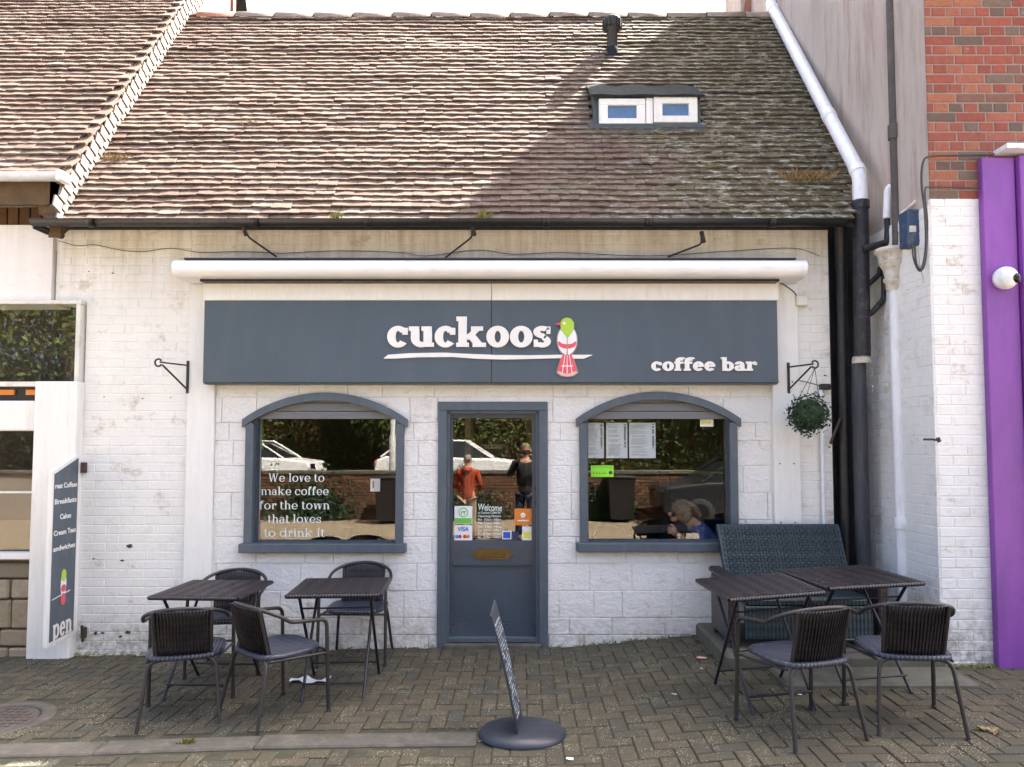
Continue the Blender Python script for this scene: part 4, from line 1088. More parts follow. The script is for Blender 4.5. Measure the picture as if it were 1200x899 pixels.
# ------------------------------------------------------------------ awning cassette
ay = -.30; az_ = at(574, 316, ay).z; ax0, ax1 = at(208, 316, ay).x, at(940.5, 316, ay).x
aw = thing('awning', 'closed white awning cassette above the grey shop sign', 'awning', ((ax0+ax1)/2, -.2, az_))
b_ = B(); prof = []
for k in range(15):
    a = R(-100)+R(190)*k/14; prof.append((ay-.02-.068*math.cos(a), az_+.070*math.sin(a)+.0))
prof += [(-.12, az_+.085), (-.12, az_-.07)]; n = len(prof)
vs = [(x, y, z) for x in (ax0+.03, ax1-.03) for y, z in prof]
b_.add(vs, [(i, i+n, (i+1) % n+n, (i+1) % n) for i in range(n)], False); b_.build('casing', 'awning_casing', aw)
for (xa_, xb_) in ((ax0-.008, ax0+.032), (ax1-.032, ax1+.008)):
    c_ = B(); vs = [(x, y+(0 if y > -.2 else -.004), z) for x in (xa_, xb_) for y, z in prof]; c_.add(vs, [(i, i+n, (i+1) % n+n, (i+1) % n) for i in range(n)]+[tuple(range(n))[::-1], tuple(range(n, 2*n))]); c_.build('end_cap', 'awning_casing', aw)
B().box(ax0+.05, ax1-.05, -.30, -.12, az_+.086, az_+.10).box(ax0+.05, ax1-.1, -.22, -.1, az_+.10, az_+.115).build('top_rail', 'wrought_iron', aw)
B().box(at(238, 328, -.2).x, ax1-.18, -.26, -.02, az_-.088, az_-.071).build('underside', 'black_paint', aw)
for t in (.06, .5, .94):
    X_ = ax0+(ax1-ax0)*t; B().box(X_-.05, X_+.05, -.13, .0, az_-.04, az_+.12).build('wall_bracket', 'wrought_iron', aw)
# ------------------------------------------------------------------ shop sign
sy0, sy1 = -.15, -.002
sx0, sx1 = at(238.5, 400, sy0).x, at(911.5, 400, sy0).x; sz1_, sz0_ = at(575, 351, sy0).z, at(575, 448.5, sy0).z
sg = thing('shop_sign', 'long slate grey fascia sign reading cuckoos coffee bar with a bird logo', 'sign', ((sx0+sx1)/2, -.1, sz0_))
bd = B().bev(sx0, xm-.0015, sy0, sy1, sz0_, sz1_-.003, .004).bev(xm+.0015, sx1, sy0, sy1, sz0_, sz1_-.003, .004).build('board', 'sign_board', sg)
B().box(sx0, sx1, sy0+.02, sy1, sz0_-.012, sz0_-.001).build('edge_trim', 'slate_paint', sg)
scr = B(); screws(scr, [(at(576, 445, sy0).x+.005, at(576, 444, sy0).z)], sy0-.001, .011); scr.build('screw', 'brass', sg)
L0, L1 = at(454, 406, sy0), at(645.5, 406, sy0); xh = at(600, 383, sy0).z-at(600, 407, sy0).z
text_on(sg, 'cuckoos', L0.x, L1.x, at(600, 407, sy0).z, sy0, xh, .022, 'letter_cream', .40, .24, .10, .21, gap=.03, each=True)
M0, M1 = at(763, 434, sy0), at(886, 434, sy0); xh2 = at(820, 424, sy0).z-at(820, 434.7, sy0).z
text_on(sg, 'coffee bar', M0.x, M1.x, at(820, 434.7, sy0).z, sy0, xh2, .014, 'letter_cream', .42, .25, .12, .22, gap=.04, each=True)
# branch under the name
up_ = [(450, 420), (455, 416), (480, 414.2), (520, 413.5), (545, 414.8), (580, 416.2), (620, 416.5), (655, 416), (694, 416)]
dn_ = [(694, 416.5), (684, 420.6), (655, 420), (620, 421), (590, 421.6), (560, 420.8), (530, 418.6), (490, 419), (462, 420.6), (450, 420.5)]
P_ = [at(x, y, sy0) for x, y in up_+dn_]; B().prism([(p.x, p.z) for p in P_][::-1], sy0-.014, sy0-.001).build('branch', 'letter_cream', sg)
def S_(pts): return [(at(x, y, sy0).x, at(x, y, sy0).z) for x, y in pts][::-1]
def ellp(cx, cy, rx, ry, n=20, a0=0, a1=360): return [(cx+rx*math.cos(R(a0+(a1-a0)*i/n)), cy+ry*math.sin(R(a0+(a1-a0)*i/n))) for i in range(n if a1-a0 == 360 else n+1)]
bl = B().prism(S_(ellp(664.5, 399, 12.6, 18.5)), sy0-.012, sy0-.001).prism(S_([(659, 412), (670, 412), (678, 437), (672, 441.5), (664.5, 442.5), (657, 441.5), (651.5, 437)]), sy0-.0115, sy0-.001)
bird = bl.build('bird_logo', 'letter_edge', sg)
B().prism(S_(ellp(664.5, 399, 11.3, 17.2)), sy0-.020, sy0-.012).build('bird_body', 'bird_white', bird)
B().prism(S_(ellp(664.5, 402.5, 10.8, 6.6, 14, 10, 170)+[(654, 401), (656, 404), (664.5, 406.5), (673, 404), (675, 401)][:0]+[(654.2, 400), (659, 403.2), (664.5, 404), (670, 403.2), (675, 400)]), sy0-.022, sy0-.020).build('bird_band', 'bird_red', bird)
B().prism(S_([(664.2, 396)]+[(663.8, 417)]+[(665.2, 417)]+[(664.8, 396)]), sy0-.0235, sy0-.022).build('bird_wing_line', 'letter_edge', bird)
B().prism(S_([(657, 386), (656.5, 379), (659, 374.5), (664, 372.7), (669, 374), (672.5, 379), (672.5, 385), (669, 392), (665, 396.5), (661, 392)]), sy0-.024, sy0-.020).build('bird_head', 'bird_green', bird)
B().prism(S_([(657.2, 378), (650.3, 380.3), (657, 382)]), sy0-.024, sy0-.012).build('bird_beak', 'bird_red', bird)
B().prism(S_(ellp(661, 379.6, 1.6, 1.6, 10)), sy0-.026, sy0-.024).prism(S_(ellp(661, 379.6, .8, .8, 8)), sy0-.0265, sy0-.026).build('bird_eye', 'bird_white', bird)
B().prism(S_([(660, 414), (669, 414), (676, 433), (671, 437), (664.5, 438), (658, 437), (653, 433)]), sy0-.018, sy0-.0115).build('bird_tail', 'bird_red', bird)
B().prism(S_([(654, 435), (664.5, 438.6), (675, 435), (676.5, 437), (671, 440.6), (664.5, 441.5), (658, 440.6), (652.5, 437)]), sy0-.0175, sy0-.0115).build('bird_tail_tip', 'bird_pink', bird)
b_ = B()
for (xa_, xb_) in ((662.3, 658.6), (666.7, 670.4), (664.5, 664.5)): b_.prism(S_([(xa_-.3, 415), (xa_+.3, 415), (xb_+.5, 438), (xb_-.5, 438)]), sy0-.0195, sy0-.018)
b_.prism(S_([(658, 428.7), (671, 428.7), (671.4, 429.7), (657.6, 429.7)]), sy0-.0194, sy0-.018); b_.build('bird_tail_lines', 'bird_white', bird)
# ------------------------------------------------------------------ wall brackets and topiary
def wall_bracket(pxv, ytop, ybot, side, label):
    X_ = at(pxv, 440, -.04).x; z1 = at(pxv, ytop, -.04).z; z0 = at(pxv, ybot, -.04).z
    t = thing('hanging_bracket', label, 'bracket', (X_, -.04, z0), 0, 'iron hanging basket brackets'); out = side*.14; yy = -.30
    B().bev(X_-.010, X_+.010, -.050, -.034, z0, z1, .002).build('back_bar', 'wrought_iron', t)
    B().tube([(X_, -.05, z1-.04), (X_+out*.8, yy, z1-.04)], .007, 6).build('arm', 'wrought_iron', t)
    q = [(X_, -.05, z0+.04)]
    B().tube([(X_, -.05, z0+.035), (X_+out*.75, yy+.03, z1-.06)], .008, 6).build('strut', 'wrought_iron', t)
    c = Vector((X_+out*.85, yy-.01, z1-.045)); B().tube([c+Vector((.028*math.cos(a)*(1 if side > 0 else -1), 0, .03*math.sin(a))) for a in [R(-150+300*k/12) for k in range(13)]], .008, 6).build('scroll', 'wrought_iron', t)
    return c
wall_bracket(220, 423, 461, -1, 'black iron bracket with no basket on the left pilaster')
c = wall_bracket(924, 425, 461, 1, 'black iron bracket holding the leafy ball beside the right pilaster')
tpc = at(947, 486, -.32); tb = thing('topiary_ball', 'round dark green artificial leaf ball hanging by chains from the iron bracket', 'hanging plant', tpc)
rr = .165; random.seed(12)
b_ = B(); b_.ell((0, 0, 0), rr*.78, rr*.78, rr*.78, 14, 9); b_.build('core', 'leaf_dark', tb, local=True)
def leaf_quad(bld, p, nrm, s_, rnd=random):
    t = nrm.orthogonal().normalized(); t = Matrix.Rotation(rnd.uniform(0, 2*PI), 3, nrm) @ t; b2 = nrm.cross(t)
    bld.add([p-t*s_, p+b2*s_*.55+nrm*s_*.15, p+t*s_, p-b2*s_*.55+nrm*s_*.15], [(0, 1, 2, 3)])
b_ = B()
for i in range(900):
    d_ = Vector((random.gauss(0, 1), random.gauss(0, 1), random.gauss(0, 1))).normalized()
    nn = (d_+Vector((random.uniform(-.7, .7), random.uniform(-.7, .7), random.uniform(-.7, .7)))).normalized()
    leaf_quad(b_, d_*rr*random.uniform(.74, 1.0)*(1+.22*max(0, noise.noise(d_*3.1))*2), nn, random.uniform(.012, .019))
tag(b_.build('leaves', 'leaf_dark', tb, local=True), kind='stuff')
topp = c-tpc+Vector((0, 0, -.03))
for a in (0, 2.1, 4.2): B().tube([topp, Vector((.09*math.cos(a), .09*math.sin(a), rr*.85))], .0025, 4).build('chain', 'wrought_iron', tb, local=True)
# ------------------------------------------------------------------ security camera
cp = at(1181, 325, FY-.12); sc_ = thing('security_camera', 'white dome security camera fixed to the purple panel', 'camera', cp)
RX = Matrix.Rotation(PI/2, 4, 'X')
B().lathe([(0, -.07), (.062, -.07), (.082, -.055), (.085, -.02), (.076, .01), (.05, .035), (.0, .042)], n=20, m=RX).build('housing', 'white_plastic', sc_, local=True)
B().lathe([(0, .052), (.030, .048), (.036, .03), (.036, .0)], n=16, m=Matrix.Translation((.032, -.005, -.012)) @ Matrix.Rotation(R(35), 4, 'Z') @ RX).build('lens', 'lens_black', sc_, local=True)
# ------------------------------------------------------------------ hinged menu board on the left
Xh = at(92, 640, 0).x+.01; Xn = at(57.5, 700, -.42).x
def bp(u, z): return Vector((Xh+(Xn-Xh)*u, -.03-.40*u, z))
zt1, zt0 = at(94, 531, 0).z, at(92, 741, 0).z; zn1, zn0 = at(60, 553, -.42).z, at(57, 759, -.42).z
mb = thing('hinged_menu_board', 'dark grey board with white frame and slanted top hinged to the white pilaster', 'sign', (Xh, -.2, zt0))
def panel(bld, u0, u1, a0, a1, off, th):
    """four cornered panel, a0/a1 = inset top and bottom"""
    e1 = (bp(1, 0)-bp(0, 0)).normalized(); nn = Vector((-e1.y, e1.x, 0)); nn = nn if nn.x > 0 else -nn
    def zz(u, top): return (zt1+(zn1-zt1)*u) if top else (zt0+(zn0-zt0)*u)
    q = [bp(u0, zz(u0, 0)+a1), bp(u1, zz(u1, 0)+a1), bp(u1, zz(u1, 1)-a0), bp(u0, zz(u0, 1)-a0)]
    vs = [p+nn*off for p in q]+[p+nn*(off-th) for p in q]
    bld.add(vs, [(0, 3, 2, 1), (4, 5, 6, 7), (0, 1, 5, 4), (1, 2, 6, 5), (2, 3, 7, 6), (3, 0, 4, 7)]); return e1, nn
b_ = B(); e1, nn = panel(b_, 0, 1, 0, 0, 0, .03); brd = b_.build('frame', 'white_board', mb)
b_ = B(); panel(b_, .07, .93, .03, .03, .002, .004); b_.build('face', 'slate_paint', mb)
WLEN = (bp(1, 0)-bp(0, 0)).length
def bm4(u, z, off=.004):
    p = bp(u, z)+nn*off; ex = -e1; return Matrix(((ex.x, 0, nn.x, p.x), (ex.y, 0, nn.y, p.y), (ex.z, 1, nn.z, p.z), (0, 0, 0, 1)))
for s_, yy, sz_ in (('reat Coffees', 568, .058), ('Breakfasts', 586, .058), ('Cakes', 604, .058), ('Cream Teas', 622, .058), ('andwiches', 640, .058)):
    z = at(77, yy+3, -.2).z; wd = {'Cakes': .16}.get(s_, .315)
    font_text('lettering', s_, sz_, 'letter_cream', mb, bm4(.90 if s_ != 'Cakes' else .70, z), .0012, .0008, width=wd)
pm = bm4(.90, at(75, 744, -.2).z, .004)
L_, W_t = text_polys('pen', .36, .2, .1, .18, .06); k_ = .27/W_t; bb = B()
for ch, q in L_:
    for i, p in enumerate(q): bb.add([pm @ Vector((a*k_+.03, c_*.115, .0002*(i % 6))) for a, c_ in p], [(0, 1, 2, 3)])
bb.build('lettering', 'letter_cream', mb)
def bellp(cu, cz, ru, rz, mat, off, nm, a0=0, a1=360):
    b2 = B(); m = bm4(cu, cz, off); n = 16; b2.add([m @ Vector((ru*math.cos(R(a0+(a1-a0)*i/n)), rz*math.sin(R(a0+(a1-a0)*i/n)), 0)) for i in range(n)], [tuple(range(n))]); b2.build(nm, mat, mb)
zb_c = at(77, 684, -.2).z
bellp(.5, zb_c, .042, .10, 'bird_white', .0045, 'bird_body'); bellp(.5, zb_c+.075, .036, .05, 'bird_green', .0055, 'bird_head'); bellp(.5, zb_c-.03, .036, .03, 'bird_red', .0058, 'bird_band')
bellp(.5, zb_c-.12, .035, .05, 'bird_red', .0052, 'bird_tail')
m_ = bm4(.9, zb_c-.10, .005); B().add([m_ @ Vector(v) for v in ((0, 0, 0), (.26, .03, 0), (.26, .04, 0), (0, .008, 0))], [(0, 1, 2, 3)]).build('branch', 'letter_cream', mb)
for yy in (548, 741):
    A_ = at(100, yy, -.01); hg = B().bev(A_.x-.03, A_.x+.012, -.03, .0, A_.z-.045, A_.z+.045, .004); hg.build('hinge', 'rust', mb)
B().tube([at(96, 733, -.06), at(97, 752, -.05)], .012, 6).build('bolt', 'wrought_iron', mb)
# ------------------------------------------------------------------ window lettering, menus and stickers
GY = .058
wl = wins[0]
for s_, xa_, xb_, yb in (('We love to', 314.8, 380, 564.5), ('make coffee', 306, 385, 580.2), ('for the town', 304, 386, 596.8), ('that loves', 314, 376, 612.8), ('to drink it', 310, 380, 629)):
    p0, p1 = at(xa_, yb, GY), at(xb_, yb, GY); xh_ = at(340, yb-6.7, GY).z-p0.z
    L_, W_t = text_polys(s_, .19, .085, .12, .06, .16); k_ = (p1.x-p0.x)/W_t; bb = B()
    for ch, q in L_:
        for i, p in enumerate(q): bb.prism([(p0.x+a*k_, p0.z+c_*xh_) for a, c_ in p], GY-.0012-.0001*(i % 5), GY+.001)
    bb.build('lettering', 'vinyl_white', wl)
def sheet(name, label, cat, px0, py0, px1, py1, mat, Y, parent=None, group=None):
    a, c_ = at(px0, py1, Y), at(px1, py0, Y); o = B().box(a.x, c_.x, Y-.0012, Y, a.z, c_.z).build(name, mat, parent)
    if parent is None: tag(o, label, cat, group)
    return o, a.x, c_.x, a.z, c_.z
random.seed(4)
for i, (a_, c_, lab) in enumerate(((686, 707.5, 'leftmost of three printed menu sheets hung inside the right window'), (710.5, 735, 'middle of three printed menu sheets hung inside the right window'), (737.5, 768, 'widest printed menu sheet, rightmost of the three in the right window'))):
    o, X0, X1, Z0, Z1 = sheet('menu_sheet', lab, 'menu', a_, 495.5, c_, 537, 'paper', .074, None, 'menu sheets in the right window')
    b_ = B(); z = Z1-.02
    while z > Z0+.02:
        if random.random() < .88:
            u0 = X0+.012+random.uniform(0, .01); u1 = X0+(X1-X0)*random.uniform(.5, .72); b_.box(u0, u1, .0712, .0726, z, z+.0035)
        z -= .0085
    b_.build('print', 'print_grey', o)
    b_ = B(); z = Z1-.012; xr = X1-.02
    while z > Z0+.09:
        if random.random() < .85: b_.box(xr-.009, xr+.007, .0712, .0726, z-.006, z)
        z -= .0085
    b_.build('title', 'print_dark', o)
o, X0, X1, Z0, Z1 = sheet('hygiene_sticker', 'bright green food rating sticker low in the right window below the menus', 'sticker', 692.5, 545.5, 719, 559, 'lime_print', GY)
b_ = B()
for k in range(5): b_.lathe([(0, .0015), (.0085, .001), (.009, 0)], n=10, m=Matrix.Translation((X0+.028+k*.024, GY-.0015, (Z0+Z1)/2-.015)) @ Matrix.Rotation(PI/2, 4, 'X'))
b_.build('rating_dots', 'green_print', o)
b_ = B().lathe([(0, .0018), (.015, .0012), (.016, 0)], n=14, m=Matrix.Translation((X1-.026, GY-.0015, (Z0+Z1)/2-.012)) @ Matrix.Rotation(PI/2, 4, 'X')).build('rating_mark', 'print_dark', o)
B().box(X0+.01, X1-.01, GY-.003, GY-.0015, Z1-.018, Z1-.010).build('print', 'green_print', o)
o, X0, X1, Z0, Z1 = sheet('window_notice', 'small white notice with yellow strip high in the right window', 'sticker', 820.5, 491.5, 836, 500, 'paper_white', GY)
B().box(X0+.01, X1-.02, GY-.0025, GY-.0014, Z0+.02, Z0+.045).build('print', 'yellow_print', o)
o, X0, X1, Z0, Z1 = sheet('window_notice', 'small white notice right of centre in the left window', 'sticker', 434, 561, 445.5, 576, 'paper_white', .09)
B().box(X0+.02, X0+.03, .088, .0888, Z0+.03, Z1-.02).build('print', 'print_dark', o)
gb_, *_ = sheet('green_banner', 'narrow green banner hanging behind the left edge of the left window', 'banner', 301, 491, 309, 527, 'green_print', .30)
# door stickers
DG = DY+.019
o, X0, X1, Z0, Z1 = sheet('door_sticker', 'green and white round dog sticker on the door glass, lower left', 'sticker', 532.5, 593, 553.5, 614, 'paper_white', DG)
ring_b = B(); cx_, cz_ = (X0+X1)/2, (Z0+Z1)/2+.022
for p in ring(cx_, cz_, .042, .042, .008, .008): ring_b.prism(p, DG-.0025, DG-.0013)
ring_b.prism([(cx_-.024, cz_-.002), (cx_+.016, cz_-.002), (cx_+.026, cz_+.014), (cx_+.012, cz_+.012), (cx_-.02, cz_+.010)], DG-.0026, DG-.0013).box(cx_-.02, cx_-.012, DG-.0026, DG-.0013, cz_-.022, cz_).box(cx_+.008, cx_+.015, DG-.0026, DG-.0013, cz_-.022, cz_).build('emblem', 'green_print', o)
B().box(X0+.004, X1-.004, DG-.0025, DG-.0013, Z0+.004, Z0+.05).build('band', 'green_print', o)
o, X0, X1, Z0, Z1 = sheet('door_sticker', 'white card payment sticker with blue VISA lettering on the door glass', 'sticker', 532.5, 615.5, 553.5, 633.5, 'paper_white', DG)
font_text('lettering', 'VISA', .05, 'blue_print', o, Matrix.Translation((X0+.028, DG-.002, Z1-.05)) @ FRONT, .0012, .0006, width=.095)
for dx_, m_ in ((.02, 'sky_print'), (.047, 'red_print'), (.090, 'red_print'), (.118, 'orange_print')):
    B().lathe([(0, .0012), (.015, .0008), (.016, 0)], n=12, m=Matrix.Translation((X0+dx_, DG-.0014-.0006*(dx_ > .04), Z0+.035)) @ Matrix.Rotation(PI/2, 4, 'X')).build('mark', m_, o)
o, X0, X1, Z0, Z1 = sheet('door_sticker', 'orange sticker with a pale shell emblem on the door glass, lower right', 'sticker', 603, 596, 623, 615.5, 'orange_print', DG)
B().lathe([(0, .0012), (.018, .001), (.022, 0)], n=9, m=Matrix.Translation(((X0+X1)/2, DG-.0014, Z0+.085)) @ Matrix.Rotation(PI/2, 4, 'X')).box((X0+X1)/2-.05, (X0+X1)/2+.05, DG-.002, DG-.0013, Z0+.035, Z0+.045).build('emblem', 'paper_white', o)
o, X0, X1, Z0, Z1 = sheet('door_sticker', 'small white sticker with yellow patch in the bottom right corner of the door glass', 'sticker', 612, 617, 623, 633.5, 'paper_white', DG)
B().box(X0+.01, X1-.008, DG-.0022, DG-.0013, Z0+.02, Z0+.075).build('patch', 'yellow_print', o)
o, X0, X1, Z0, Z1 = sheet('door_sticker', 'small blue square sticker at the foot of the door glass beside the yellow one', 'sticker', 588.5, 622, 599, 632, 'paper_white', DG)
B().box(X0+.008, X1-.006, DG-.0022, DG-.0013, Z0+.008, Z1-.01).build('patch', 'blue_print', o)
o, X0, X1, Z0, Z1 = sheet('door_sticker', 'small dark purple square sticker at the foot of the door glass', 'sticker', 600, 623, 608, 632, 'navy_print', DG)
font_text('welcome_lettering', 'Welcome', .085, 'vinyl_white', door, Matrix.Translation((at(560, 598, DG).x, DG, at(560, 598, DG).z)) @ Matrix.Rotation(R(2.5), 4, 'Y') @ FRONT, .0006, .0006, width=at(588, 598, DG).x-at(560, 598, DG).x)
for k, s_ in enumerate(('to Cuckoos Coffee Bar', 'Opening Hours', 'Mon   8:30am - 4:00pm', 'Tue   8:30am - 4:00pm', 'Wed   8:30am - 4:00pm', 'Thu   8:30am - 4:00pm', 'Fri    8:30am - 4:00pm', 'Sat    8:30am - 4:00pm')):
    yy = 602+k*4.1; p = at(560, yy, DG); font_text('hours_lettering', s_, .028, 'vinyl_white', door, Matrix.Translation((p.x, DG, p.z)) @ FRONT, .0002, .0006, width=at(587, yy, DG).x-p.x)
# ------------------------------------------------------------------ people
def skinned(name, V, E, Rr, mat, parent, sub=2, root=0, world=None):
    me = bpy.data.meshes.new(name+'_skel'); me.from_pydata([Vector(v) for v in V], E, []); o = bpy.data.objects.new(name+'_skel', me); COL.objects.link(o)
    o.modifiers.new('s', 'SKIN').use_smooth_shade = True; u = o.modifiers.new('d', 'SUBSURF'); u.levels = sub; u.render_levels = sub
    for i, sv in enumerate(me.skin_vertices[0].data):
        r = Rr[i]; sv.radius = (r, r) if isinstance(r, (int, float)) else r; sv.use_root = (i == root)
    bpy.context.view_layer.update(); dg = bpy.context.evaluated_depsgraph_get()
    m2 = bpy.data.meshes.new_from_object(o.evaluated_get(dg)); bpy.data.objects.remove(o); bpy.data.meshes.remove(me)
    m2.materials.clear(); return link(name, m2, mat, parent, world, local=(world is None))
def standing(label, loc, rz, top, legs, hairm, pose='idle', scale=1.0):
    """standing figure facing local +y, 1.75 m tall"""
    t = thing('person', label, 'person', loc, rz)
    # body (skin): head, neck, trunk, limbs as one surface
    if pose == 'photo': A = {'el': (.30, .10, 1.16), 'wr': (.12, .30, 1.46)}
    else: A = {'el': (.27, .02, 1.12), 'wr': (.20, .20, .98)}
    V = [(0, 0, .95), (0, .0, 1.1), (0, 0, 1.28), (0, 0, 1.42), (0, .0, 1.50), (0, .02, 1.57), (0, .03, 1.68), (0, .02, 1.72)]
    Rr = [(.15, .10), (.14, .095), (.165, .105), (.12, .08), .055, .07, .085, .055]; E = [(i, i+1) for i in range(7)]
    for s in (-1, 1):
        k = len(V); V += [(s*.185, 0, 1.40), (s*A['el'][0], A['el'][1], A['el'][2]), (s*A['wr'][0], A['wr'][1], A['wr'][2])]; Rr += [.058, .045, .030]; E += [(3, k), (k, k+1), (k+1, k+2)]
        k = len(V); V += [(s*.095, 0, .88), (s*.11, .01, .49), (s*.12, -.02, .09), (s*.13, .12, .04)]; Rr += [.09, .06, .042, .04]; E += [(0, k), (k, k+1), (k+1, k+2), (k+2, k+3)]
    skinned('body', V, E, Rr, 'skin', t)
    # clothes
    V = [(0, 0, .80), (0, 0, 1.1), (0, 0, 1.28), (0, 0, 1.41), (0, 0, 1.485)]; Rr = [(.18, .13), (.165, .12), (.19, .13), (.14, .10), .075]; E = [(i, i+1) for i in range(4)]
    for s in (-1, 1):
        k = len(V); w_ = Vector(A['wr']); e_ = Vector(A['el']); w2 = e_.lerp(w_, .93)
        V += [(s*.195, 0, 1.39), (s*e_.x, e_.y, e_.z), (s*w2.x, w2.y, w2.z)]; Rr += [.078, .062, .046]; E += [(3, k), (k, k+1), (k+1, k+2)]
    skinned('top', V, E, Rr, top, t)
    V = [(0, 0, .93)]; Rr = [(.165, .12)]; E = []
    for s in (-1, 1):
        k = len(V); V += [(s*.095, 0, .83), (s*.11, .01, .49), (s*.12, -.02, .10)]; Rr += [.105, .078, .066]; E += [(0, k), (k, k+1), (k+1, k+2)]
    skinned('trousers', V, E, Rr, legs, t)
    for s in (-1, 1): B().ell((s*.125, .06, .045), .05, .14, .05, 12, 8).build('shoe', 'shoe', t, local=True)
    B().ell((0, -.0, 1.685), .088, .10, .085, 14, 10).build('hair', hairm, t, local=True)
    hd = B().ell((0, .115, 1.62), .012, .02, .02, 8, 6)
    for s in (-1, 1): hd.ell((s*.085, .02, 1.62), .012, .02, .03, 8, 6)
    hd.build('face', 'skin', t, local=True)
    for s in (-1, 1):
        w_ = Vector((s*A['wr'][0], A['wr'][1], A['wr'][2])); hb_ = B(); fd = Vector((-s*.3, .5, .75 if pose == 'photo' else -.3)).normalized()
        sd = fd.cross(Vector((0, 0, 1))).normalized()
        hb_.ell(w_+fd*.05, .035, .035, .042, 10, 8)
        for q in range(4): hb_.tube([w_+fd*.06+sd*(.024-.016*q), w_+fd*(.11+.01*(q in (1, 2)))+sd*(.026-.017*q)+Vector((0, .01, 0)), w_+fd*(.125)+sd*(.02-.014*q)+Vector((-s*.02, .015, 0))], .009, 6)
        hb_.tube([w_+fd*.02+sd*.03, w_+fd*.06+sd*.055, w_+fd*.085+sd*.05], .010, 6); hb_.build('hand', 'skin', t, local=True)
    t.scale = (scale,)*3; return t
# man standing in the street beside the photographer, only met as a reflection in the door
man = standing('man in red hooded top and beige trousers, back turned, mirrored in the door glass', (-1.0, -6.95, -.03), R(188), 'hoodie_red', 'trouser_beige', 'hair_grey', scale=.88)
B().lathe([(.10, 1.40), (.125, 1.43), (.11, 1.50), (.07, 1.50)], cy=-.05, n=14).build('hood', 'hoodie_red', man, local=True)
# photographer behind the camera, only met as a reflection in the door
ph = standing('photographer in a black jacket holding up a phone, mirrored in the door glass', (.06, -D-.42, -.03), 0, 'jacket_black', 'denim', 'hair_brown', 'photo', 1.0)
B().bev(-.075, .075, .36, .37, 1.56, 1.64, .003).build('phone', 'furniture_black', ph, local=True)
# woman sitting behind the right window
wx = at(812, 600, .36); wo = Vector((wx.x, .36, -.02))
wm = thing('person', 'woman in blue jumper and sunglasses seated behind the right window, hands clasped', 'person', wo)
def P2(px, py, dy): return at(px, py, wo.y+dy)-wo
hd = P2(797, 601, 0); sh = P2(817, 619, 0)
V = [(.16, 0, .48), (.17, 0, .62), (.13, 0, .78), (sh.x, 0, sh.z+.02), (sh.x-.045, 0, sh.z+.07), (hd.x+.02, 0, hd.z-.04), (hd.x-.005, 0, hd.z+.02), (hd.x-.005, 0, hd.z+.06)]
Rr = [(.15, .16), (.13, .15), (.12, .16), (.09, .13), .045, .062, .078, .06]; E = [(i, i+1) for i in range(7)]
hn = P2(788, 627, 0)
for s in (-1, 1):
    k = len(V); V += [(sh.x, s*.15, sh.z+.0), (sh.x-.02, s*.20, sh.z-.24), (hn.x+.07, s*.05, hn.z-.02), (hn.x+.03, s*.028, hn.z+.02)]; Rr += [.055, .045, .030, .026]; E += [(3, k), (k, k+1), (k+1, k+2), (k+2, k+3)]
    k = len(V); V += [(.12, s*.09, .46), (-.30, s*.10, .47), (-.30, s*.10, .08), (-.40, s*.10, .04)]; Rr += [.085, .06, .042, .035]; E += [(0, k), (k, k+1), (k+1, k+2), (k+2, k+3)]
skinned('body', V, E, Rr, 'skin', wm)
V = [(.16, 0, .46), (.17, 0, .62), (.13, 0, .78), (sh.x, 0, sh.z), (sh.x-.03, 0, sh.z+.045)]; Rr = [(.17, .18), (.15, .17), (.145, .18), (.11, .145), .06]; E = [(i, i+1) for i in range(4)]
for s in (-1, 1):
    k = len(V); V += [(sh.x+.01, s*.155, sh.z-.01), (sh.x-.02, s*.20, sh.z-.24), (hn.x+.09, s*.07, hn.z-.04)]; Rr += [.07, .058, .042]; E += [(3, k), (k, k+1), (k+1, k+2)]
skinned('jumper', V, E, Rr, 'sweater_blue', wm)
V = [(.14, 0, .47)]; Rr = [(.16, .17)]; E = []
for s in (-1, 1):
    k = len(V); V += [(.04, s*.09, .47), (-.30, s*.10, .48), (-.30, s*.10, .12)]; Rr += [.10, .075, .055]; E += [(0, k), (k, k+1), (k+1, k+2)]
skinned('trousers', V, E, Rr, 'denim', wm)
hb_ = B(); random.seed(8)
hb_.ell((hd.x+.018, 0, hd.z+.035), .098, .092, .085, 18, 12).ell((hd.x+.05, 0, hd.z-.02), .062, .085, .075, 14, 10)
for i in range(90):
    a = random.uniform(-1.3, 1.3); b2 = random.uniform(-.2, 2.6); d_ = Vector((math.cos(b2)*.1, math.sin(a)*.09, math.sin(b2)*.088)); q = Vector((hd.x+.018, 0, hd.z+.03))+d_
    hb_.tube([q*1.0, q+Vector((.03, d_.y*.2, -.02)), q+Vector((.045, d_.y*.3, -.055))], .006, 4)
hb_.build('hair', 'hair_brown', wm, local=True)
fb_ = B().ell((hd.x-.09, 0, hd.z-.012), .022, .013, .018, 10, 8).ell((hd.x-.055, 0, hd.z-.055), .035, .032, .025, 10, 8).ell((hd.x-.078, 0, hd.z-.040), .012, .022, .006, 10, 6)
fb_.build('nose_and_chin', 'skin', wm, local=True)
for s in (-1, 1): B().ell((hd.x-.058, s*.033, hd.z+.012), .014, .030, .021, 10, 8).tube([(hd.x-.05, s*.062, hd.z+.015), (hd.x+.02, s*.085, hd.z+.012)], .003, 4).build('sunglasses', 'spectacle_glass' if False else 'lens_black', wm, local=True)
hf = B()
